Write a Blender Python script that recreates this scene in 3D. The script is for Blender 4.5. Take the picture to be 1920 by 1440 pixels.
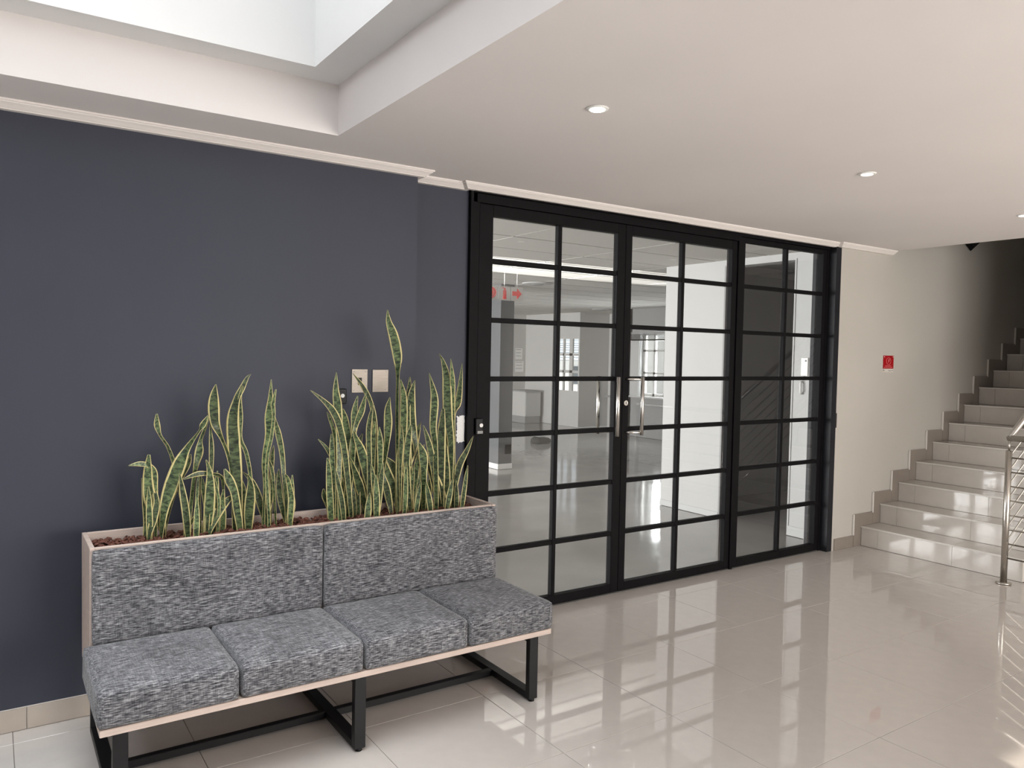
import bpy, bmesh, math, random
from mathutils import Vector, Matrix, noise

for o in list(bpy.data.objects):
    bpy.data.objects.remove(o, do_unlink=True)
S = bpy.context.scene
COL = S.collection
random.seed(7)

# ------------------------------------------------------------------ camera
cam_d = bpy.data.cameras.new('camera')
cam_d.sensor_width = 36.0
cam_d.lens = 36.0 * 1446.81 / 1920.0
cam_d.clip_start = 0.05
cam_d.clip_end = 200
cam = bpy.data.objects.new('camera', cam_d)
COL.objects.link(cam)
yaw, pitch, roll = 0.5947, -0.0379, 0.0194
_r = Vector((math.cos(yaw), -math.sin(yaw), 0)); _f = Vector((math.sin(yaw), math.cos(yaw), 0)); _u = Vector((0, 0, 1))
_f2 = _f * math.cos(pitch) + _u * math.sin(pitch); _u2 = _u * math.cos(pitch) - _f * math.sin(pitch)
_r2 = _r * math.cos(roll) + _u2 * math.sin(roll); _u3 = _u2 * math.cos(roll) - _r * math.sin(roll)
cam.matrix_world = Matrix(((_r2.x, _u3.x, -_f2.x, 0), (_r2.y, _u3.y, -_f2.y, 0), (_r2.z, _u3.z, -_f2.z, 1.5662), (0, 0, 0, 1)))
S.camera = cam

# ------------------------------------------------------------------ world, sun, daylight, exposure
S.view_settings.view_transform = 'Standard'
S.view_settings.look = 'None'
S.view_settings.exposure = 0.22
S.view_settings.gamma = 1.0
S.view_settings.use_curve_mapping = False
W = bpy.data.worlds.new('world'); S.world = W
W.use_nodes = True
_bg = W.node_tree.nodes['Background']
_bg.inputs[0].default_value = (0.86, 0.93, 1.0, 1)
_bg.inputs[1].default_value = 1.05

def light(name, kind, loc, direction, energy, color=(1, 1, 1), size=(1, 1), angle=None):
    d = bpy.data.lights.new(name, kind)
    d.energy = energy; d.color = color
    if kind == 'AREA':
        d.shape = 'RECTANGLE'; d.size, d.size_y = size
    if angle is not None:
        d.angle = angle
    o = bpy.data.objects.new(name, d); COL.objects.link(o)
    o.location = loc
    o.rotation_euler = Vector(direction).to_track_quat('-Z', 'Y').to_euler()
    return o

light('sun', 'SUN', (2, -12, 8), (0.30, 1.0, -0.443), 6.5, (1.0, 0.9, 0.76), angle=0.006)
light('daylight_skylight', 'AREA', (-0.29, 1.2, 5.0), (0, 0, -1), 88, (0.96, 0.98, 1.0), (2.8, 3.8)).data.spread = math.radians(85)
light('lightwell_side_fill', 'AREA', (-1.66, 1.2, 3.2), (1, 0, -0.2), 32, (0.90, 0.93, 1.0), (3.4, 0.7))  # added lamp inside the lightwell, no opening there; brightens its right-hand side
light('daylight_entrance', 'AREA', (4.3, -3.45, 1.25), (0, 1, 0), 235, (1.0, 0.955, 0.90), (4.6, 2.2))
light('office_left_fill', 'AREA', (-3.85, 9.5, 1.5), (1, 0, 0), 1060, (1.0, 1.0, 1.0), (9.0, 1.8))  # unseen lamp added along the left wall to light the office
light('daylight_office_casement', 'AREA', (10.95, 10.43, 1.42), (-1, 0, 0), 110, (0.95, 0.98, 1.0), (1.5, 1.3))

for _y in (6.62, 7.20):
    _g = light('ceiling_bounce_spot', 'SPOT', (-9.0, _y, -0.05), (14.3, 0, 2.57), 60000, (1.0, 0.98, 0.95))  # added spot lamps standing in for sunlight bounced onto the office ceiling
    _g.data.spot_size = math.radians(3.2); _g.data.spot_blend = 0.4; _g.data.shadow_soft_size = 0.02

# ------------------------------------------------------------------ helpers
MATS = {}
def nodes_of(m):
    m.use_nodes = True
    nt = m.node_tree
    return nt, nt.nodes, nt.links, nt.nodes['Principled BSDF']

def mat(name, col, rough=0.5, metal=0.0, var=0.0, vscale=8.0, bump=0.0, bscale=60.0, spec=0.5, stretch=None, emit=None, coat=0.0):
    if name in MATS: return MATS[name]
    m = bpy.data.materials.new(name); nt, N, L, B = nodes_of(m)
    B.inputs['Base Color'].default_value = (*col, 1)
    B.inputs['Roughness'].default_value = rough
    B.inputs['Metallic'].default_value = metal
    B.inputs['Specular IOR Level'].default_value = spec
    if coat: B.inputs['Coat Weight'].default_value = coat; B.inputs['Coat Roughness'].default_value = 0.05
    tc = N.new('ShaderNodeTexCoord'); mp = N.new('ShaderNodeMapping')
    if stretch: mp.inputs['Scale'].default_value = stretch
    L.new(tc.outputs['Object'], mp.inputs[0])
    if var > 0:
        n = N.new('ShaderNodeTexNoise'); n.inputs['Scale'].default_value = vscale; n.inputs['Detail'].default_value = 6
        L.new(mp.outputs[0], n.inputs['Vector'])
        mr = N.new('ShaderNodeMapRange'); mr.inputs[1].default_value = 0.25; mr.inputs[2].default_value = 0.75
        mr.inputs[3].default_value = 1 - var; mr.inputs[4].default_value = 1 + var
        L.new(n.outputs[0], mr.inputs[0])
        mx = N.new('ShaderNodeVectorMath'); mx.operation = 'SCALE'; mx.inputs[0].default_value = col
        L.new(mr.outputs[0], mx.inputs['Scale']); L.new(mx.outputs[0], B.inputs['Base Color'])
    if bump > 0:
        n2 = N.new('ShaderNodeTexNoise'); n2.inputs['Scale'].default_value = bscale; n2.inputs['Detail'].default_value = 4
        L.new(mp.outputs[0], n2.inputs['Vector'])
        b = N.new('ShaderNodeBump'); b.inputs['Strength'].default_value = bump; b.inputs['Distance'].default_value = 0.002
        L.new(n2.outputs[0], b.inputs['Height']); L.new(b.outputs[0], B.inputs['Normal'])
    if emit:
        B.inputs['Emission Color'].default_value = (*emit[0], 1); B.inputs['Emission Strength'].default_value = emit[1]
    MATS[name] = m
    return m

M_CEIL = mat('ceiling_paint', (0.75, 0.71, 0.695), 0.85, var=0.02, vscale=1.5, bump=0.05, bscale=180)
M_WELL = mat('lightwell_paint', (0.72, 0.715, 0.71), 0.8, var=0.01, bump=0.04, bscale=150)
M_CORN = mat('cornice_paint', (0.78, 0.73, 0.70), 0.6)
M_DARK = mat('charcoal_paint', (0.044, 0.048, 0.067), 0.55, var=0.05, vscale=2.0, bump=0.06, bscale=220, spec=0.3)
M_CREAM = mat('cream_paint', (0.485, 0.46, 0.42), 0.7, var=0.02, vscale=2.5, bump=0.06, bscale=200)
M_WHITE = mat('white_paint', (0.50, 0.497, 0.49), 0.6, var=0.015, vscale=2, bump=0.04, bscale=160)
M_OFFW = mat('office_wall_paint', (0.55, 0.54, 0.525), 0.7, var=0.02, vscale=2)
M_OFFG = mat('office_grey_paint', (0.30, 0.30, 0.30), 0.7, var=0.02, vscale=2)
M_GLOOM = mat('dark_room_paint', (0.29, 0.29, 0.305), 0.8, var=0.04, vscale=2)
M_PILLAR = mat('slate_column_paint', (0.12, 0.124, 0.13), 0.6, var=0.03, vscale=3)
M_GROUT = mat('grout', (0.16, 0.14, 0.125), 0.9)
M_GROUTL = mat('pale_grout', (0.62, 0.58, 0.54), 0.8)
M_TILE = mat('polished_porcelain', (0.56, 0.522, 0.49), 0.025, var=0.03, vscale=14, spec=0.85)
M_STEP = mat('stair_porcelain', (0.56, 0.525, 0.485), 0.07, var=0.035, vscale=14, spec=0.55)
M_SKIRT_SHADE = mat('skirting_tile', (0.25, 0.215, 0.185), 0.13, var=0.04, vscale=10)  # stair skirting, same tile coloured darker for the shade there
M_NOSE = mat('nosing_trim', (0.70, 0.67, 0.63), 0.3)
M_BLACK = mat('black_steel_paint', (0.0055, 0.0050, 0.0058), 0.55, var=0.2, vscale=14, spec=0.10)
M_REVEAL = mat('black_reveal_paint', (0.009, 0.0095, 0.013), 0.5, spec=0.3, var=0.2, vscale=9)
M_STEEL = mat('brushed_stainless', (0.66, 0.64, 0.61), 0.24, metal=1.0, var=0.06, vscale=30, stretch=(40, 40, 2))
M_RAIL = mat('railing_stainless', (0.50, 0.47, 0.43), 0.27, metal=1.0)
M_PLATE = mat('brushed_plate', (0.34, 0.30, 0.26), 0.5, metal=0.6, var=0.10, vscale=6, stretch=(3, 3, 30))
M_BENCHF = mat('bench_frame_black', (0.006, 0.006, 0.007), 0.45, spec=0.3, bump=0.1, bscale=300)
M_PLASTICB = mat('black_plastic', (0.006, 0.006, 0.0065), 0.4, spec=0.2)
M_PLASTICW = mat('white_plastic', (0.80, 0.79, 0.77), 0.35)
M_OFLOOR = None
M_OTILE = mat('mineral_fibre_tile', (0.60, 0.585, 0.555), 0.95, var=0.05, vscale=45, bump=0.25, bscale=240)
M_GAP_SHADE = mat('ceiling_grid_shadow', (0.07, 0.068, 0.066), 0.9)  # dark colour stands for the shadow lines between office ceiling panels

def glass_mat(name, tint=(0.93, 0.935, 0.93), ior=1.55):
    m = bpy.data.materials.new(name); m.use_nodes = True
    nt = m.node_tree; N = nt.nodes; L = nt.links
    for n in list(N):
        if n.type != 'OUTPUT_MATERIAL': N.remove(n)
    out = [n for n in N if n.type == 'OUTPUT_MATERIAL'][0]
    tr = N.new('ShaderNodeBsdfTransparent'); tr.inputs[0].default_value = (*tint, 1)
    gl = N.new('ShaderNodeBsdfGlossy'); gl.inputs['Roughness'].default_value = 0.0; gl.inputs[0].default_value = (1, 1, 1, 1)
    fr = N.new('ShaderNodeFresnel'); fr.inputs[0].default_value = ior
    ge = N.new('ShaderNodeNewGeometry')
    inv = N.new('ShaderNodeMath'); inv.operation = 'SUBTRACT'; inv.inputs[0].default_value = 1.0
    mul = N.new('ShaderNodeMath'); mul.operation = 'MULTIPLY'
    L.new(ge.outputs['Backfacing'], inv.inputs[1]); L.new(fr.outputs[0], mul.inputs[0]); L.new(inv.outputs[0], mul.inputs[1])
    mx = N.new('ShaderNodeMixShader')
    L.new(mul.outputs[0], mx.inputs[0]); L.new(tr.outputs[0], mx.inputs[1]); L.new(gl.outputs[0], mx.inputs[2]); L.new(mx.outputs[0], out.inputs[0])
    return m
M_GLASS = glass_mat('clear_glass')

def office_floor_mat():
    m = bpy.data.materials.new('grey_screed'); nt, N, L, B = nodes_of(m)
    B.inputs['Roughness'].default_value = 0.09; B.inputs['Specular IOR Level'].default_value = 0.55
    tc = N.new('ShaderNodeTexCoord')
    n = N.new('ShaderNodeTexNoise'); n.inputs['Scale'].default_value = 1.3; n.inputs['Detail'].default_value = 8
    L.new(tc.outputs['Object'], n.inputs['Vector'])
    cr = N.new('ShaderNodeValToRGB'); cr.color_ramp.elements[0].position = 0.3; cr.color_ramp.elements[1].position = 0.75
    cr.color_ramp.elements[0].color = (0.30, 0.288, 0.275, 1); cr.color_ramp.elements[1].color = (0.38, 0.366, 0.35, 1)
    L.new(n.outputs[0], cr.inputs[0]); L.new(cr.outputs[0], B.inputs['Base Color'])
    n2 = N.new('ShaderNodeTexNoise'); n2.inputs['Scale'].default_value = 3.0; n2.inputs['Detail'].default_value = 1
    L.new(tc.outputs['Object'], n2.inputs['Vector'])
    b = N.new('ShaderNodeBump'); b.inputs['Strength'].default_value = 0.25; b.inputs['Distance'].default_value = 0.01
    L.new(n2.outputs[0], b.inputs['Height']); L.new(b.outputs[0], B.inputs['Normal'])
    return m
M_OFLOOR = office_floor_mat()

def fabric_mat():
    m = bpy.data.materials.new('charcoal_tweed'); nt, N, L, B = nodes_of(m)
    B.inputs['Roughness'].default_value = 0.9; B.inputs['Specular IOR Level'].default_value = 0.15
    B.inputs['Sheen Weight'].default_value = 0.15
    tc = N.new('ShaderNodeTexCoord')
    def nz(scale, detail):
        mp = N.new('ShaderNodeMapping'); mp.inputs['Scale'].default_value = scale
        L.new(tc.outputs['Object'], mp.inputs[0])
        n = N.new('ShaderNodeTexNoise'); n.inputs['Scale'].default_value = 1.0; n.inputs['Detail'].default_value = detail
        n.inputs['Roughness'].default_value = 0.6
        L.new(mp.outputs[0], n.inputs['Vector']); return n
    a = nz((34, 340, 340), 2); c = nz((260, 32, 32), 2); g = nz((5, 5, 5), 2)
    m1 = N.new('ShaderNodeMath'); m1.operation = 'MULTIPLY_ADD'; m1.inputs[1].default_value = 0.78
    L.new(a.outputs[0], m1.inputs[0])
    m2 = N.new('ShaderNodeMath'); m2.operation = 'MULTIPLY'; m2.inputs[1].default_value = 0.22
    L.new(c.outputs[0], m2.inputs[0]); L.new(m2.outputs[0], m1.inputs[2])
    cr = N.new('ShaderNodeValToRGB')
    e = cr.color_ramp.elements
    e[0].position = 0.33; e[0].color = (0.012, 0.012, 0.016, 1)
    e[1].position = 0.66; e[1].color = (0.40, 0.40, 0.415, 1)
    x = e.new(0.46); x.color = (0.085, 0.085, 0.095, 1)
    x = e.new(0.55); x.color = (0.20, 0.20, 0.212, 1)
    L.new(m1.outputs[0], cr.inputs[0])
    mr = N.new('ShaderNodeMapRange'); mr.inputs[1].default_value = 0.3; mr.inputs[2].default_value = 0.7; mr.inputs[3].default_value = 0.82; mr.inputs[4].default_value = 1.15
    L.new(g.outputs[0], mr.inputs[0])
    vm = N.new('ShaderNodeVectorMath'); vm.operation = 'SCALE'
    L.new(cr.outputs[0], vm.inputs[0]); L.new(mr.outputs[0], vm.inputs['Scale']); L.new(vm.outputs[0], B.inputs['Base Color'])
    b = N.new('ShaderNodeBump'); b.inputs['Strength'].default_value = 0.5; b.inputs['Distance'].default_value = 0.002
    L.new(m1.outputs[0], b.inputs['Height']); L.new(b.outputs[0], B.inputs['Normal'])
    return m
M_FABRIC = fabric_mat()
M_WOOD = mat('pale_oak', (0.56, 0.455, 0.40), 0.55, var=0.14, vscale=9, stretch=(0.6, 6, 6), bump=0.05)
M_BARK = mat('red_bark_chips', (0.135, 0.052, 0.035), 0.9, var=0.55, vscale=38, bump=0.5, bscale=120)
M_SOIL = mat('soil', (0.035, 0.018, 0.013), 0.95, var=0.3, vscale=40)

def leaf_mat():
    m = bpy.data.materials.new('variegated_leaf'); nt, N, L, B = nodes_of(m)
    B.inputs['Roughness'].default_value = 0.42
    uv = N.new('ShaderNodeUVMap'); sp = N.new('ShaderNodeSeparateXYZ'); L.new(uv.outputs[0], sp.inputs[0])
    tc = N.new('ShaderNodeTexCoord')
    # wavy bands across the blade
    mp = N.new('ShaderNodeMapping'); mp.inputs['Scale'].default_value = (1.6, 75, 1); L.new(uv.outputs[0], mp.inputs[0])
    nb = N.new('ShaderNodeTexNoise'); nb.inputs['Scale'].default_value = 1.0; nb.inputs['Detail'].default_value = 3; nb.inputs['Distortion'].default_value = 0.9
    L.new(mp.outputs[0], nb.inputs['Vector'])
    cr = N.new('ShaderNodeValToRGB'); e = cr.color_ramp.elements
    e[0].position = 0.40; e[0].color = (0.016, 0.034, 0.014, 1)
    e[1].position = 0.62; e[1].color = (0.155, 0.215, 0.090, 1)
    L.new(nb.outputs[0], cr.inputs[0])
    # pale yellow margins
    s1 = N.new('ShaderNodeMath'); s1.operation = 'SUBTRACT'; s1.inputs[1].default_value = 0.5; L.new(sp.outputs[0], s1.inputs[0])
    s2 = N.new('ShaderNodeMath'); s2.operation = 'ABSOLUTE'; L.new(s1.outputs[0], s2.inputs[0])
    nm = N.new('ShaderNodeTexNoise'); nm.inputs['Scale'].default_value = 22; L.new(tc.outputs['Object'], nm.inputs['Vector'])
    ad = N.new('ShaderNodeMath'); ad.operation = 'MULTIPLY_ADD'; ad.inputs[1].default_value = 0.12; L.new(nm.outputs[0], ad.inputs[0]); L.new(s2.outputs[0], ad.inputs[2])
    st = N.new('ShaderNodeMapRange'); st.inputs[1].default_value = 0.41; st.inputs[2].default_value = 0.44; L.new(ad.outputs[0], st.inputs[0])
    mx = N.new('ShaderNodeMix'); mx.data_type = 'RGBA'
    L.new(st.outputs[0], mx.inputs[0]); L.new(cr.outputs[0], mx.inputs[6])
    mx.inputs[7].default_value = (0.64, 0.55, 0.25, 1)
    oi = N.new('ShaderNodeObjectInfo')
    mr = N.new('ShaderNodeMapRange'); mr.inputs[3].default_value = 0.5; mr.inputs[4].default_value = 1.15; L.new(oi.outputs['Random'], mr.inputs[0])
    vm = N.new('ShaderNodeVectorMath'); vm.operation = 'SCALE'; L.new(cr.outputs[0], vm.inputs[0]); L.new(mr.outputs[0], vm.inputs['Scale'])
    L.new(vm.outputs[0], mx.inputs[6])
    L.new(mx.outputs[2], B.inputs['Base Color'])
    return m
M_LEAF = leaf_mat()

# ---- bmesh shapes
def bm_box(bm, x0, x1, y0, y1, z0, z1):
    v = [bm.verts.new(p) for p in ((x0, y0, z0), (x1, y0, z0), (x1, y1, z0), (x0, y1, z0), (x0, y0, z1), (x1, y0, z1), (x1, y1, z1), (x0, y1, z1))]
    return [bm.faces.new([v[i] for i in q]) for q in ((3, 2, 1, 0), (4, 5, 6, 7), (0, 1, 5, 4), (1, 2, 6, 5), (2, 3, 7, 6), (3, 0, 4, 7))]

def bm_tube(bm, pts, rad, seg=14, cap=True):
    pts = [Vector(p) for p in pts]
    rings = []
    up = None
    for i, p in enumerate(pts):
        a = pts[max(i - 1, 0)]; b = pts[min(i + 1, len(pts) - 1)]
        t = (b - a).normalized()
        if up is None:
            up = Vector((0, 0, 1)) if abs(t.z) < 0.9 else Vector((1, 0, 0))
        n = (up - t * up.dot(t)).normalized(); up = n
        c = t.cross(n)
        r = rad[i] if isinstance(rad, (list, tuple)) else rad
        rings.append([bm.verts.new(p + (n * math.cos(2 * math.pi * k / seg) + c * math.sin(2 * math.pi * k / seg)) * r) for k in range(seg)])
    for i in range(len(rings) - 1):
        for k in range(seg):
            f = bm.faces.new((rings[i][k], rings[i][(k + 1) % seg], rings[i + 1][(k + 1) % seg], rings[i + 1][k])); f.smooth = True
    if cap:
        bm.faces.new(list(reversed(rings[0]))); bm.faces.new(rings[-1])

def bm_prism(bm, poly, axis, a, b):
    """poly = list of 2D points; extruded along axis from a to b."""
    def P(p, t):
        return {'x': (t, p[0], p[1]), 'y': (p[0], t, p[1]), 'z': (p[0], p[1], t)}[axis]
    A = [bm.verts.new(P(p, a)) for p in poly]; Bv = [bm.verts.new(P(p, b)) for p in poly]
    n = len(poly)
    bm.faces.new(A); bm.faces.new(list(reversed(Bv)))
    for i in range(n):
        bm.faces.new((A[i], Bv[i], Bv[(i + 1) % n], A[(i + 1) % n]))

def finish(bm, name, material, parent=None, bevel=0.0, seg=2):
    if bevel > 0:
        bmesh.ops.bevel(bm, geom=[e for e in bm.edges], offset=bevel, segments=seg, affect='EDGES', profile=0.5)
    bmesh.ops.recalc_face_normals(bm, faces=bm.faces[:])
    me = bpy.data.meshes.new(name); bm.to_mesh(me); bm.free()
    if material: me.materials.append(material)
    o = bpy.data.objects.new(name, me); COL.objects.link(o)
    if parent: attach(o, parent)
    return o

def attach(o, parent):
    o.parent = parent
    o.matrix_parent_inverse = Matrix.Translation(-parent.location)   # parts are modelled in world coordinates

def box(name, x0, x1, y0, y1, z0, z1, material, parent=None, bevel=0.0, seg=2):
    bm = bmesh.new(); bm_box(bm, min(x0, x1), max(x0, x1), min(y0, y1), max(y0, y1), min(z0, z1), max(z0, z1))
    return finish(bm, name, material, parent, bevel, seg)

def boxes(name, lst, material, parent=None):
    bm = bmesh.new()
    for b in lst: bm_box(bm, *b)
    return finish(bm, name, material, parent)

def tube(name, pts, rad, material, parent=None, seg=14):
    bm = bmesh.new(); bm_tube(bm, pts, rad, seg); return finish(bm, name, material, parent)

def tag(o, label, cat, group=None, kind=None):
    o['label'] = label; o['category'] = cat
    if group: o['group'] = group
    if kind: o['kind'] = kind
    return o

def thing(name, label, cat, loc, group=None, kind=None):
    o = bpy.data.objects.new(name, None); COL.objects.link(o)
    o.location = loc; o.empty_display_size = 0.1
    return tag(o, label, cat, group, kind)

def struct(o, label, cat): return tag(o, label, cat, None, 'structure')

def copy_at(o, parent, offset):
    c = o.copy(); COL.objects.link(c)
    if parent is not None: attach(c, parent)
    c.location = Vector(o.location) + Vector(offset)
    return c


# ------------------------------------------------------------------ large structure: foyer shell
H = 2.52
SX0, SX1, SY0, SY1 = -1.85, 1.28, -0.90, 3.305        # lower opening of the lightwell
struct(boxes('ceiling', [(-2.2, SX0, -3.6, 3.95, H, 2.741), (SX1, 6.45, -3.6, 3.95, H, 2.741), (SX0, SX1, SY1, 3.95, H, 2.741),
                         (SX0, SX1, -3.6, SY0, H, 2.741), (6.45, 7.2, -3.6, 2.4, H, 2.741)], M_CEIL),
       'smooth off-white foyer ceiling around the stepped lightwell', 'ceiling')
IX0, IX1, IY0, IY1 = -1.70, 1.12, -0.75, 3.155
struct(boxes('ceiling_lightwell', [(SX0 - .4, IX0, SY0 - .4, SY1 + .4, 2.741, 4.6), (IX1, SX1 + .4, SY0 - .4, SY1 + .4, 2.741, 4.6),
                                   (IX0, IX1, IY1, SY1 + .4, 2.741, 4.6), (IX0, IX1, SY0 - .4, IY0, 2.741, 4.6), (SX0 - .4, SX1 + .4, SY0 - .4, IY0, 4.6, 5.7)], M_WELL),  # taller front block added to keep sun off the upper well walls
       'bright white stepped lightwell rising above the bench', 'lightwell')
sk = struct(box('window_skylight', IX0, IX1, IY0, IY1, 4.5, 4.512, M_GLASS), 'glass roof pane closing the top of the lightwell', 'skylight')
box('glazing_bar', IX0, IX1, 1.20, 1.24, 4.46, 4.50, M_WHITE, sk)

WB = 3.67
wb = struct(box('wall_back', -2.2, 1.862, WB, 3.95, -0.02, H, M_DARK), 'charcoal painted wall behind the bench', 'wall')
wr = struct(box('wall_recess', 1.862, 2.25, 3.80, 3.95, -0.02, H, M_DARK), 'narrow set-back charcoal wall beside the glass doors', 'wall')
struct(box('wall_left', -2.4, -2.2, -3.6, 3.95, -0.02, H, M_WHITE), 'white side wall of the foyer', 'wall')
struct(box('wall_right', 7.2, 7.4, -3.6, 2.4, -0.02, H, M_CREAM), 'cream side wall of the foyer past the staircase', 'wall')
FY0, FY1 = -3.66, -3.60
wf = struct(boxes('wall_front', [(-2.4, 1.802, FY0, FY1, -0.02, H), (1.802, 3.10, FY0, FY1, 2.23, H), (3.10, 3.40, FY0, FY1, -0.02, H),
                                 (3.40, 6.60, FY0, FY1, 2.35, H), (3.40, 6.60, FY0, FY1, -0.02, 0.12), (6.60, 7.4, FY0, FY1, -0.02, H)], M_CREAM),
            'cream entrance wall opposite the glass doors', 'wall')
we = struct(boxes('window_entrance', [(3.40, 3.46, -3.65, -3.61, .12, 2.35), (6.54, 6.60, -3.65, -3.61, .12, 2.35), (4.47, 4.52, -3.65, -3.61, .12, 2.35),
                                      (5.53, 5.58, -3.65, -3.61, .12, 2.35), (3.46, 6.54, -3.65, -3.61, 2.29, 2.35), (3.46, 6.54, -3.65, -3.61, .12, .18)], M_WHITE),
            'white framed entrance glazing opposite the glass doors', 'window')
for a, b in ((3.46, 4.47), (4.52, 5.53), (5.58, 6.54)):
    box('pane', a, b, -3.634, -3.628, .18, 2.29, M_GLASS, we)
struct(box('sun_block_canopy', 3.2, 7.4, -7.2, -3.66, 2.55, 2.70, M_WHITE), 'flat white canopy added out of view to keep sun off the entrance glazing', 'canopy')  # unseen slab, added only to block the sun at this glazing

# stairwell shell
ws = struct(box('wall_stair', 5.735, 11.3, 3.735, 3.95, -0.02, 5.0, M_CREAM), 'cream wall carrying the red sign beside the staircase', 'wall')
struct(boxes('wall_stairwell', [(7.4, 11.3, 2.2, 2.40, -0.02, 5.0), (11.3, 11.45, 2.2, 3.95, -0.02, 5.0), (6.25, 6.448, 2.2, 3.735, 2.741, 5.0), (6.448, 7.4, 2.2, 2.4, 2.741, 5.0), (7.2, 7.4, 2.2, 2.4, 2.5, 2.741)], M_CREAM),
       'cream enclosing walls of the stairwell', 'wall')
struct(box('ceiling_stairwell', 6.25, 11.45, 2.2, 3.95, 5.0, 5.1, M_CEIL), 'ceiling high above the staircase', 'ceiling')
struct(box('wall_lintel', 2.25, 5.735, 3.80, 3.95, 2.495, H, M_CEIL), 'plastered lintel strip above the glass doors', 'wall')

# floor of separate porcelain tiles over recessed grout
fl = struct(box('floor', -2.2, 7.2, -3.6, 3.80, -0.08, -0.0025, M_GROUT), 'polished beige porcelain tiled foyer floor', 'floor')
T, TX, TY, GAP = 0.6, 2.4666, 2.3456, 0.0024
tile_mesh = {}
for i in range(-8, 9):
    for j in range(-10, 3):
        x0, x1 = max(TX + i * T, -2.2), min(TX + (i + 1) * T, 7.2)
        y0, y1 = max(TY + j * T, -3.6), TY + (j + 1) * T
        ylim = 3.665 if x1 <= 1.9 else 3.80
        if y1 > 2.6 and x0 >= 5.9: x1 = min(x1, 6.135)
        y1 = min(y1, ylim)
        if x1 - x0 < 0.03 or y1 - y0 < 0.03: continue
        w, d = round(x1 - x0 - GAP, 4), round(y1 - y0 - GAP, 4)
        if (w, d) not in tile_mesh:
            bm = bmesh.new(); bm_box(bm, -w / 2, w / 2, -d / 2, d / 2, -0.008, 0)
            bmesh.ops.bevel(bm, geom=[e for e in bm.edges if all(v.co.z > -0.001 for v in e.verts)], offset=0.0008, segments=1, affect='EDGES')
            bmesh.ops.recalc_face_normals(bm, faces=bm.faces[:])
            me = bpy.data.meshes.new('tile'); bm.to_mesh(me); bm.free(); me.materials.append(M_TILE); tile_mesh[(w, d)] = me
        t = bpy.data.objects.new('tile', tile_mesh[(w, d)]); COL.objects.link(t); attach(t, fl)
        t.location = ((x0 + x1) / 2, (y0 + y1) / 2, 0)
        t.rotation_euler = (random.uniform(-.0011, .0011), random.uniform(-.0011, .0011), 0)

# tiled skirting
sb = struct(box('baseboard_back', -2.2, 1.862, WB - 0.004, WB, 0.0, 0.092, M_GROUTL), 'beige tile skirting along the charcoal wall', 'skirting')
for k in range(-4, 4):
    a, b = 0.115 + k * 0.6, 0.115 + (k + 1) * 0.6
    box('skirting_tile', max(a, -2.2) + .002, min(b, 1.862) - .002, WB - 0.012, WB - 0.004, 0.002, 0.090, mat('skirting_tile_lit', (0.46, 0.40, 0.345), 0.12, var=0.04, vscale=10), sb)  # same tile as by the stairs, colour lightened for the stronger light here
sc = struct(box('baseboard_stair', 5.755, 6.025, 3.731, 3.735, 0.0, 0.102, M_GROUTL), 'short beige tile skirting between door jamb and staircase', 'skirting')
box('skirting_tile', 5.757, 6.023, 3.723, 3.731, 0.001, 0.100, M_SKIRT_SHADE, sc)

# cornice swept along the wall line
def sweep(name, path, prof, material):
    """path: (x, y) wall line seen from the room (room lies towards -y); prof: (out, z)."""
    bm = bmesh.new(); rings = []
    n = len(path)
    for i, p in enumerate(path):
        p = Vector(p)
        d0 = (p - Vector(path[i - 1])).normalized() if i > 0 else None
        d1 = (Vector(path[i + 1]) - p).normalized() if i < n - 1 else None
        n0 = Vector((d0.y, -d0.x)) if d0 else None
        n1 = Vector((d1.y, -d1.x)) if d1 else None
        if n0 is None: m = n1
        elif n1 is None: m = n0
        else:
            m = (n0 + n1); m = m / max(0.3, m.dot(n0))
        rings.append([bm.verts.new((p.x + m.x * o, p.y + m.y * o, z)) for o, z in prof])
    for i in range(n - 1):
        for k in range(len(prof) - 1):
            bm.faces.new((rings[i][k], rings[i][k + 1], rings[i + 1][k + 1], rings[i + 1][k]))
    bm.faces.new(rings[0]); bm.faces.new(list(reversed(rings[-1])))
    return finish(bm, name, material)
PROF = [(0, H), (0, H - .034), (.028, H - .034), (.030, H - .030), (.034, H - .030), (.046, H - .020), (.058, H - .012), (.060, H - .008), (.066, H - .008), (.066, H)]
struct(sweep('trim_cornice', [(-2.2, WB), (1.862, WB), (1.862, 3.80), (2.235, 3.80), (2.235, 3.765), (5.72, 3.765), (5.72, 3.735), (6.448, 3.735)], PROF, M_CORN),
       'moulded white cornice where walls meet the ceiling', 'cornice')

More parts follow.
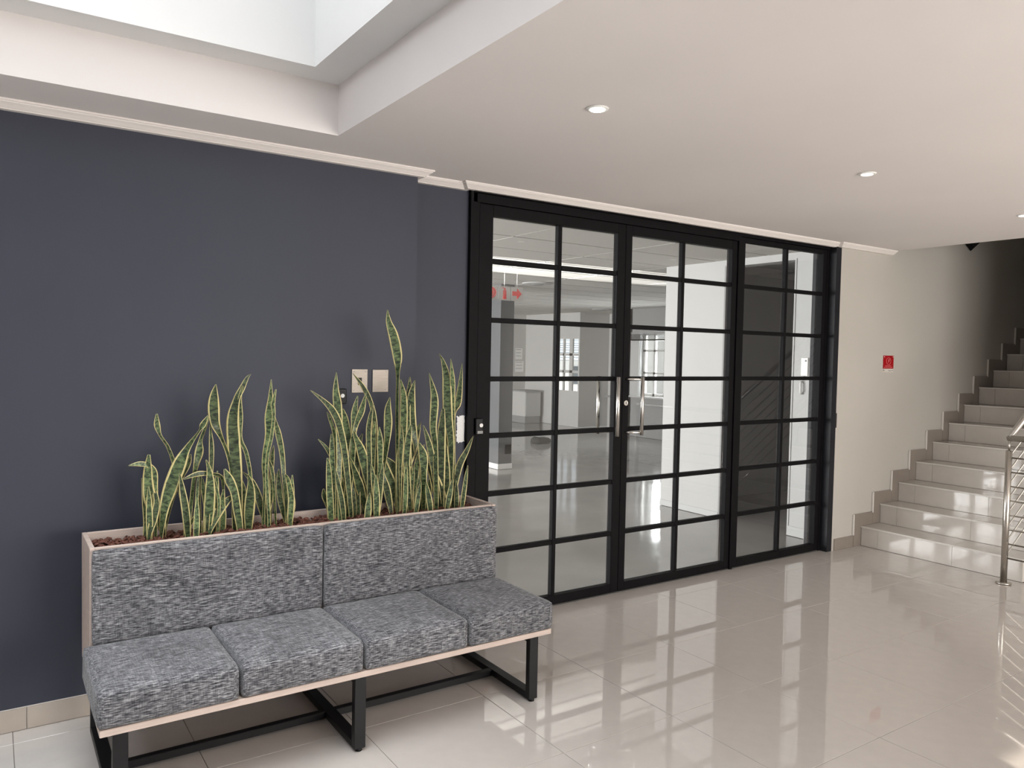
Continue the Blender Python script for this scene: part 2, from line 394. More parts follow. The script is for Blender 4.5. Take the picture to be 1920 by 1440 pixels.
# ------------------------------------------------------------------ staircase
XS, TR, RS, YS0, YS1 = 6.135, 0.2785, 0.1671, 2.48, 3.722
st = thing('staircase', 'beige tiled staircase climbing along the cream wall', 'staircase', (XS, 3.1, 0))
NST = 14
ycuts = [YS1, 3.575, 2.973, YS0]
for k in range(NST):
    xk, zk = XS + k * TR, (k + 1) * RS
    xe = XS + NST * TR + 0.6
    box('step_core', xk + .010, xe, YS0 + .004, YS1, zk - RS, zk - .012, M_GROUTL, st)
    for a, b in zip(ycuts[:-1], ycuts[1:]):
        box('riser_tile', xk + .002, xk + .010, b + .001, a - .001, zk - RS + (.001 if k else .002), zk - .013, M_STEP, st)
        xt = xk + TR + .010 if k < NST - 1 else xe
        box('tread_tile', xk + .004, xt, b + .001, a - .001, zk - .012, zk - .001, M_STEP, st)
    box('nosing', xk - .006, xk + .004, YS0, YS1, zk - .011, zk, M_NOSE, st)
    # stepped skirting on the wall
    box('skirting_tile', xk - .105, xk + TR - .107, 3.724, 3.732, (zk - RS if k else .001), zk + .108, M_SKIRT_SHADE, st)
    box('skirting_edge', xk - .117, xk - .105, 3.720, 3.732, zk - RS + (.100 if k else .100), zk + .108, M_NOSE, st)

# railing
rl = thing('stair_railing', 'brushed stainless railing with round posts and thin bars beside the stairs', 'railing', (5.99, 2.54, 0))
PX, PY = 5.99, 2.54
tube('post', [(PX, PY, 0.004), (PX, PY, 0.955)], 0.0215, M_RAIL, rl, 20)
tube('post_pin', [(PX, PY, 0.955), (PX, PY, 1.025)], 0.0065, M_RAIL, rl, 10)
tube('base_flange', [(PX, PY, 0.001), (PX, PY, 0.012), (PX, PY, .016)], [0.050, 0.050, 0.040], M_RAIL, rl, 24)
SL = RS / TR
tube('handrail', [(PX, 1.30, 1.043), (PX, PY + .01, 1.043)], 0.0215, M_RAIL, rl, 18)
tube('handrail', [(PX - .005, PY, 1.043), (PX + 3.9, PY, 1.043 + 3.9 * SL)], 0.0215, M_RAIL, rl, 18)
tube('post', [(PX, 1.30, 0.004), (PX, 1.30, 1.03)], 0.0215, M_RAIL, rl, 20)
for q in (1.3, 2.6, 3.85):
    kk = int((PX + q - XS) / TR) + 1
    tube('post', [(PX + q, PY, kk * RS), (PX + q, PY, 1.03 + q * SL)], 0.0215, M_RAIL, rl, 20)
for k in range(8):
    z = 0.187 + k * 0.1025
    tube('bar', [(PX, 1.30, z), (PX, PY, z)], 0.006, M_RAIL, rl, 8)
    tube('bar', [(PX, PY, z), (PX + 3.85, PY, z + 3.85 * SL)], 0.006, M_RAIL, rl, 8)

# ------------------------------------------------------------------ black steel glazed doors
BAR_Z = [2.108, 1.766, 1.422, 1.088, 0.743, 0.400]
GY0, GY1 = 3.80, 3.845
fr = struct(boxes('trim_door_frame', [
    (2.250, 2.268, 3.772, 3.95, 0.0, 2.493), (2.268, 2.300, 3.786, 3.95, 0.0, 2.480), (2.300, 2.322, 3.796, 3.95, 0.0, 2.470),
    (2.268, 4.547, 3.786, 3.90, 2.432, 2.480), (4.547, 5.715, 3.790, 3.90, 2.467, 2.493),
    (2.268, 3.885, 3.758, 3.90, 2.480, 2.494), (3.885, 4.547, 3.776, 3.90, 2.480, 2.493),
    (4.548, 4.576, 3.790, 3.90, 0.0, 2.467), (5.642, 5.668, 3.800, 3.90, 0.0, 2.467)], M_BLACK),
    'black steel frame around the glazed double doors', 'door frame')
box('jamb_lining', 5.668, 5.735, 3.735, 3.95, 0.0, 2.493, M_REVEAL, fr)
box('threshold', 2.322, 5.642, 3.803, 3.86, -0.004, 0.004, M_GAP_SHADE, fr)

def leaf(name, label, cat, x0, gx0, mx, gx1, x1, gz1, z1):
    e = thing(name, label, cat, ((x0 + x1) / 2, 3.82, 0), None, 'structure')
    gz0 = .064
    box('stile', x0, gx0, GY0, GY1, .008, z1, M_BLACK, e, .002, 1)
    box('stile', gx1, x1, GY0, GY1, .008, z1, M_BLACK, e, .002, 1)
    box('rail', gx0, gx1, GY0, GY1, .008, gz0, M_BLACK, e, .002, 1)
    box('rail', gx0, gx1, GY0, GY1, gz1, z1, M_BLACK, e, .002, 1)
    hw = .0145
    box('muntin', mx - hw, mx + hw, 3.803, 3.842, gz0, gz1, M_BLACK, e, .003, 1)
    zs = [gz1] + BAR_Z + [gz0]
    for z in BAR_Z:
        box('muntin', gx0, mx - hw, 3.804, 3.841, z - hw, z + hw, M_BLACK, e, .003, 1)
        box('muntin', mx + hw, gx1, 3.804, 3.841, z - hw, z + hw, M_BLACK, e, .003, 1)
    # slim glazing beads and one pane per opening
    for a, b in ((gx0, mx - hw), (mx + hw, gx1)):
        for k in range(7):
            zt = zs[k] - (hw if k else 0); zb = zs[k + 1] + (hw if k < 6 else 0)
            box('pane', a, b, 3.819, 3.825, zb, zt, M_GLASS, e)
    return e

d1 = leaf('door_1', 'black steel glazed door leaf standing closest to the bench', 'door', 2.325, 2.419, 2.912, 3.381, 3.4485, 2.367, 2.430)
d2 = leaf('door_2', 'black steel glazed door leaf with the keyhole, beside the fixed panel', 'door', 3.4515, 3.507, 3.993, 4.492, 4.545, 2.367, 2.430)
p3 = leaf('window_1', 'black steel fixed glazed panel beside the cream wall', 'window', 4.578, 4.634, 5.130, 5.590, 5.640, 2.430, 2.465)

def pull(parent, xs, xb):
    for sgn, y0, yb in ((-1, 3.80, 3.728), (1, 3.845, 3.925)):
        h = tube('pull_handle', [(xb, yb, 1.052), (xb, yb, 1.436)], 0.0125, M_STEEL, parent, 18)
        for z in (1.068, 1.420):
            tube('standoff', [(xs, y0, z), (xs + (xb - xs) * .25, y0 + sgn * .02, z), (xb, yb, z)], 0.0085, M_STEEL, h, 12)
pull(d1, 3.415, 3.350)
pull(d2, 3.479, 3.562)
ls = tube('lock_cylinder', [(3.478, 3.800, 1.262), (3.478, 3.792, 1.262)], 0.017, M_STEEL, d2, 20)
box('keyhole', 3.4765, 3.4795, 3.7905, 3.7925, 1.252, 1.272, M_PLASTICB, ls)
box('strike_plate', 5.7352, 5.737, 3.728, 3.7352, 1.02, 1.14, M_STEEL, fr)

# white filler patch left on the set-back wall
bm = bmesh.new()
pp = []
random.seed(3)
for k in range(22):
    t = k / 21; pp.append((2.196 + random.uniform(-.004, .004), 1.066 + t * .142))
for k in range(12):
    t = k / 11; pp.append((2.196 + t * .052, 1.210 + random.uniform(-.006, .007)))
for k in range(22):
    t = k / 21; pp.append((2.2475 - random.uniform(0, .003), 1.208 - t * .142))
for k in range(12):
    t = k / 11; pp.append((2.248 - t * .050, 1.062 + random.uniform(-.007, .004)))
bm_prism(bm, pp, 'y', 3.7982, 3.8005)
finish(bm, 'plaster_patch', mat('bare_white_plaster', (0.86, 0.86, 0.85), 0.9, bump=.4, bscale=80), wr)

# ------------------------------------------------------------------ office behind the doors
struct(box('floor_office', -4.0, 11.5, 3.80, 15.4, -0.08, -0.0045, M_OFLOOR), 'glossy grey screed floor of the empty office', 'floor')
co = struct(box('ceiling_office', -4.0, 11.6, 3.90, 15.4, 2.545, 2.70, M_GAP_SHADE), 'suspended office ceiling of mineral fibre panels', 'ceiling')
pan_mesh = {}
for i in range(-7, 7):
    for j in range(-3, 18):
        x0, x1 = max(3.50 + i * 1.22, -4.0), min(3.50 + (i + 1) * 1.22, 11.6)
        y0, y1 = max(5.20 + j * .61, 3.95), min(5.20 + (j + 1) * .61, 15.3)
        if x1 - x0 < .05 or y1 - y0 < .05: continue
        w, d = round(x1 - x0 - .020, 3), round(y1 - y0 - .030, 3)
        if (w, d) not in pan_mesh:
            bm = bmesh.new(); bm_box(bm, -w / 2, w / 2, -d / 2, d / 2, 0, .012); bmesh.ops.recalc_face_normals(bm, faces=bm.faces[:])
            me = bpy.data.meshes.new('ceiling_panel'); bm.to_mesh(me); bm.free(); me.materials.append(M_OTILE); pan_mesh[(w, d)] = me
        t = bpy.data.objects.new('ceiling_panel', pan_mesh[(w, d)]); COL.objects.link(t); attach(t, co)
        t.location = ((x0 + x1) / 2, (y0 + y1) / 2, 2.520 + random.uniform(0, .0015))

struct(boxes('wall_office_left', [(-4.2, -4.0, 3.9, 5.0, 0, 2.55), (-4.2, -4.0, 14.0, 15.4, 0, 2.55), (-4.2, -4.0, 5.0, 14.0, 0, .6), (-4.2, -4.0, 5.0, 14.0, 2.4, 2.55)], M_OFFW),
       'white office wall with the added window band', 'wall')
wo = struct(boxes('window_office_added', [(-4.12, -4.08, 5.0 + k * 1.5 - .025, 5.0 + k * 1.5 + .025, .6, 2.4) for k in range(0, 7)] + [(-4.12, -4.08, 5.0, 14.0, .6, .65), (-4.12, -4.08, 5.0, 14.0, 2.35, 2.4)], M_WHITE),  # window band out of view, made up as a source of office light
            'unseen white framed window band added to light the office', 'window')
struct(box('wall_office_end', -4.2, 10.72, 15.2, 15.4, 0, 2.55, M_OFFW), 'pale end wall of the office carrying notices', 'wall')
struct(box('wall_office_near', -4.2, 2.25, 3.95, 4.0, 0, 2.55, M_OFFW), 'office side of the charcoal wall', 'wall')

# white partition with doorway into a dark side room
wp = struct(boxes('wall_partition', [(5.92, 6.06, 5.09, 5.88, 0, 2.532), (5.92, 6.06, 3.95, 4.285, 0, 2.532), (5.92, 6.06, 4.285, 5.09, 2.468, 2.532), (5.885, 5.92, 3.90, 4.105, 0, 2.532)], M_WHITE),
            'white office partition with a doorway into a dark room', 'wall')
box('door_lining', 5.912, 6.07, 4.285, 4.300, 0, 2.468, M_WHITE, wp)
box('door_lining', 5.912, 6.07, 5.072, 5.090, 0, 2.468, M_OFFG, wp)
box('door_lining', 5.912, 6.07, 4.300, 5.072, 2.455, 2.468, M_WHITE, wp)
bs = struct(boxes('baseboard_partition', [(5.910, 5.920, 5.092, 5.882, 0, .058), (5.910, 5.920, 4.106, 4.284, 0, .085)], mat('grey_skirting', (0.50, 0.50, 0.50), .5)), 'pale grey skirting along the white partition', 'skirting')
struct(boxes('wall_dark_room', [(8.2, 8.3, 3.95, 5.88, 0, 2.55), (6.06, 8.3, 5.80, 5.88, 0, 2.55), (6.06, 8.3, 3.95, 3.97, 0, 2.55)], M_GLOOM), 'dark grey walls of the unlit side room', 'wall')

# column
cl = struct(box('wall_column', 5.728, 5.945, 8.77, 9.35, 0.07, 2.525, M_PILLAR), 'slate grey square column in the office', 'column')
struct(box('baseboard_column', 5.720, 5.953, 8.762, 9.358, 0, .072, M_PLASTICW), 'white skirting around the slate grey column', 'skirting')
tag(box('power_outlet', 5.832, 5.934, 8.758, 8.77, .205, .335, M_PLASTICB, None, .003, 1), 'black outlet plate low on the slate grey column', 'outlet')

# window wall on the far side
struct(boxes('wall_office_window', [(10.57, 10.75, 5.88, 9.70, 0, 2.55), (10.57, 10.75, 9.70, 11.16, 0, .79), (10.57, 10.75, 9.70, 11.16, 2.06, 2.55), (10.57, 10.75, 11.16, 11.46, 0, 2.55),
                                    (8.3, 10.75, 5.80, 5.88, 0, 2.55)], M_OFFG), 'grey office wall with the casement window', 'wall')
w2 = struct(boxes('window_2', [(10.66, 10.71, 9.70, 9.76, .80, 2.06), (10.66, 10.71, 11.10, 11.16, .80, 2.06), (10.66, 10.71, 9.70, 11.16, .80, .86), (10.66, 10.71, 9.70, 11.16, 2.0, 2.06),
                               (10.66, 10.71, 10.83, 10.88, .8, 2.06), (10.66, 10.71, 10.54, 10.60, .8, 2.06), (10.66, 10.71, 10.15, 10.20, .8, 2.06),
                               (10.66, 10.71, 9.7, 11.16, 1.675, 1.715), (10.66, 10.71, 9.7, 11.16, 1.24, 1.28)], M_OFFW), 'multi-pane white casement window in the office', 'window')
for a, b in ((10.20, 10.54), (10.60, 10.83), (10.88, 11.10)):
    for c, d in ((.86, 1.24), (1.28, 1.675), (1.715, 2.0)):
        box('pane', 10.682, 10.688, a, b, c, d, M_GLASS, w2)
box('window_sill', 10.50, 10.66, 9.65, 11.43, .775, .805, M_WHITE, w2)
box('reveal_board', 10.555, 10.60, 11.17, 11.42, .805, 1.90, M_WHITE, w2)
vb = thing('venetian_blind', 'dark venetian blind drawn up above the casement window', 'blind', (10.53, 10.6, 1.9))
box('headrail', 10.50, 10.55, 9.7, 11.36, 2.02, 2.05, M_OFFG, vb)
for k in range(6):
    box('slat', 10.498, 10.552, 9.7, 11.36, 1.922 + k * .016, 1.929 + k * .016, mat('blind_grey', (.10, .10, .10), .5), vb)
box('bottom_rail', 10.496, 10.554, 9.7, 11.36, 1.890, 1.915, M_PLASTICB, vb)

# set-back wall, lobby and glazed garden door
struct(boxes('wall_office_far', [(11.5, 11.6, 11.46, 13.16, 0, 2.55), (10.57, 11.6, 11.40, 11.46, 0, 2.55)], M_OFFW), 'set-back pale office wall behind the wall shelf', 'wall')
struct(boxes('wall_lobby', [(10.66, 11.6, 13.15, 13.19, 0, 2.55), (10.66, 10.74, 13.19, 14.02, 2.02, 2.55), (10.66, 10.74, 14.0, 15.2, 0, 2.55)], M_OFFW), 'pale wall around the glazed garden door', 'wall')
gd = struct(boxes('door_3', [(10.68, 10.72, 13.19, 14.0, 0, .79), (10.68, 10.72, 13.19, 14.0, 1.945, 2.02), (10.68, 10.72, 13.93, 14.0, .79, 1.945), (10.68, 10.72, 13.72, 13.765, .79, 1.945),
                             (10.68, 10.72, 13.42, 13.53, .79, 1.945), (10.68, 10.72, 13.19, 13.215, .79, 1.945), (10.68, 10.72, 13.19, 14.0, 1.57, 1.625), (10.68, 10.72, 13.19, 14.0, 1.19, 1.245)], M_OFFW),
            'pale glazed garden door at the far end of the office', 'door')
for a, b in ((13.765, 13.93), (13.53, 13.72), (13.215, 13.42)):
    for c, d in ((.79, 1.19), (1.245, 1.57), (1.625, 1.945)):
        box('pane', 10.698, 10.702, a, b, c, d, M_GLASS, gd)
tag(boxes('wall_shelf', [(11.36, 11.50, 12.4, 13.10, .66, .70)], M_OFFG), 'narrow grey shelf on the set-back office wall', 'shelf')
cb = thing('office_counter', 'white low counter standing by the end wall of the office', 'counter', (10.4, 14.6, 0))
box('body', 10.13, 10.56, 14.42, 15.0, .16, .72, M_OFFW, cb)
box('plinth', 10.135, 10.555, 14.43, 15.0, 0, .16, M_OFFG, cb)
box('door_panel', 10.14, 10.55, 14.405, 14.42, .18, .70, M_WHITE, cb)
box('top', 10.10, 10.60, 14.39, 15.0, .72, .75, M_OFFG, cb)
for k, (z, w) in enumerate(((1.70, .16), (1.40, .20))):
    nt_ = thing('notice', ('upper' if k == 0 else 'lower') + ' white paper notice on the end wall of the office', 'notice', (10.45, 15.19, z))
    box('sheet', 10.36, 10.36 + w + .04, 15.194, 15.199, z - .24, z + .02, M_PLASTICW, nt_)
    for q in range(3):
        box('text_line', 10.375, 10.36 + w, 15.192, 15.194, z - .012 - q * .075, z - .004 - q * .075, mat('ink', (.10, .10, .10), .7), nt_)
# low dark object on the office floor
fo = thing('floor_lump', 'low dark faceted object lying on the grey office floor', 'floor object', (8.17, 11.15, 0))
bm = bmesh.new()
bm_prism(bm, [(8.02, 0), (8.32, 0), (8.34, .05), (8.26, .10), (8.12, .115), (8.04, .07)], 'y', 11.0, 11.25)
finish(bm, 'body', mat('dark_rubber', (.03, .03, .03), .5), fo, .01, 1)
box('rim', 8.08, 8.20, 11.03, 11.22, .112, .122, M_OFFG, fo)

# hanging fire-equipment sign
sg = thing('fire_equipment_sign', 'clear hanging fire-equipment sign with red hose, extinguisher and arrow symbols', 'sign', (4.88, 7.4, 2.52))
M_RED = mat('sign_red', (0.40, 0.02, 0.02), .4)
M_PERSP = mat('white_sign_film', (0.27, 0.262, 0.255), .4)
SGX, SGZ, SGY = 4.90, 2.272, 7.4
for k in range(3):
    x0 = 4.62 + k * .175
    box('sign_plate', x0, x0 + .165, SGY, SGY + .004, SGZ - .085, SGZ + .075, M_PERSP, sg)
    tube('hanger', [(x0 + .08, SGY + .002, SGZ + .074), (x0 + .08, SGY + .002, 2.52)], .0015, M_PLASTICW, sg, 6)
bm = bmesh.new()
for r0 in (.015, .035, .055):
    ring = [(4.70 + r0 * math.cos(a * math.pi / 12), SGY - .003, SGZ - .005 + r0 * math.sin(a * math.pi / 12)) for a in range(25)]
    bm_tube(bm, ring, .007, 6)
finish(bm, 'hose_reel_symbol', M_RED, sg)
bm = bmesh.new(); bm_box(bm, 4.858, 4.902, SGY - .003, SGY, SGZ - .07, SGZ + .03); bm_box(bm, 4.870, 4.890, SGY - .003, SGY, SGZ + .03, SGZ + .05); bm_box(bm, 4.845, 4.885, SGY - .003, SGY, SGZ + .05, SGZ + .058)
finish(bm, 'extinguisher_symbol', M_RED, sg)
bm = bmesh.new(); bm_prism(bm, [(4.985, SGZ - .025), (5.05, SGZ - .025), (5.05, SGZ - .06), (5.115, SGZ), (5.05, SGZ + .06), (5.05, SGZ + .025), (4.985, SGZ + .025)], 'y', SGY - .003, SGY)
finish(bm, 'arrow_symbol', M_RED, sg)
# round ceiling diffusers
for k, (x, y, lb) in enumerate(((6.0, 8.31, 'round white ceiling diffuser beside the slate column'), (10.2, 11.9, 'round white ceiling diffuser near the casement window'))):
    t = thing('ceiling_diffuser', lb, 'diffuser', (x, y, 2.5))
    tube('ring', [(x, y, 2.519), (x, y, 2.508), (x, y, 2.500)], [.21, .20, .15], M_WHITE, t, 28)
    tube('core', [(x, y, 2.500), (x, y, 2.494)], [.08, .07], M_OFFG, t, 20)
# door-entry phone on the partition
ph = thing('entry_phone', 'white door-entry phone with hanging handset on the partition', 'phone', (5.9, 4.17, 1.45))
box('housing', 5.900, 5.920, 4.130, 4.200, 1.43, 1.59, M_PLASTICW, ph, .004, 2)
tube('camera_eye', [(5.900, 4.150, 1.562), (5.896, 4.150, 1.562)], .008, M_OFFG, ph, 12)
tube('handset', [(5.905, 4.192, 1.38), (5.890, 4.188, 1.36), (5.888, 4.186, 1.30), (5.904, 4.192, 1.27)], .010, M_PLASTICW, ph, 10)
tube('cord', [(5.908, 4.165, 1.43), (5.905, 4.170, 1.40), (5.905, 4.188, 1.375)], .003, M_OFFG, ph, 6)

# ------------------------------------------------------------------ outdoors seen through the far windows
struct(box('ground_outside', 11.7, 45, -5, 45, -.15, -.10, mat('pale_paving', (.80, .79, .77), .9, var=.1)), 'pale sunlit paving outside the office windows', 'ground')
nb = thing('neighbour_building', 'white neighbouring building with ribbed blue-grey roof beyond the windows', 'building', (24, 22, 0))
box('wall', 22, 30, 12, 34, -.1, 1.35, mat('render_white', (.92, .915, .90), .8), nb)
bm = bmesh.new()
bm_prism(bm, [(21.6, 1.35), (30.4, 1.35), (26, 2.35)], 'y', 11.6, 34.4)
finish(bm, 'roof', mat('roof_sheet', (.78, .86, .95), .6), nb)
for k in range(8):
    t = k / 8
    box('roof_rib', 21.6 + t * 4.3, 21.72 + t * 4.3, 11.6, 34.4, 1.37 + t * 1.0, 1.45 + t * 1.0, mat('roof_rib_white', (.75, .78, .82), .6), nb)
for k in range(6):
    f = box('window', 21.96, 22.0, 13 + k * 3.4, 14.2 + k * 3.4, .3, 1.1, mat('dim_window', (.10, .12, .14), .2), nb)
tree = thing('leafy_tree', 'green leafy tree overhanging outside the casement window', 'tree', (15.0, 15.6, 0))
tube('trunk', [(15.0, 14.3, -.1), (15.05, 14.4, 1.4), (15.0, 14.6, 2.6)], [.14, .11, .07], mat('tree_bark', (.12, .09, .06), .9), tree, 10)
bm = bmesh.new(); random.seed(12)
for k in range(700):
    a = Vector((random.gauss(0, 1), random.gauss(0, 1), random.gauss(0, .7))).normalized() * random.uniform(.3, 1.25)
    c = Vector((15.0, 14.9, 2.95)) + a
    d = Vector((random.uniform(-1, 1), random.uniform(-1, 1), random.uniform(-.6, .6))).normalized() * .085
    e = d.cross(Vector((random.uniform(-1, 1), random.uniform(-1, 1), 1))).normalized() * .045
    vs = [bm.verts.new(c - d), bm.verts.new(c + e), bm.verts.new(c + d), bm.verts.new(c - e)]
    bm.faces.new(vs)
fo_ = finish(bm, 'foliage', mat('tree_leaf', (.10, .16, .04), .6, var=.3, vscale=3), tree); fo_['kind'] = 'stuff'
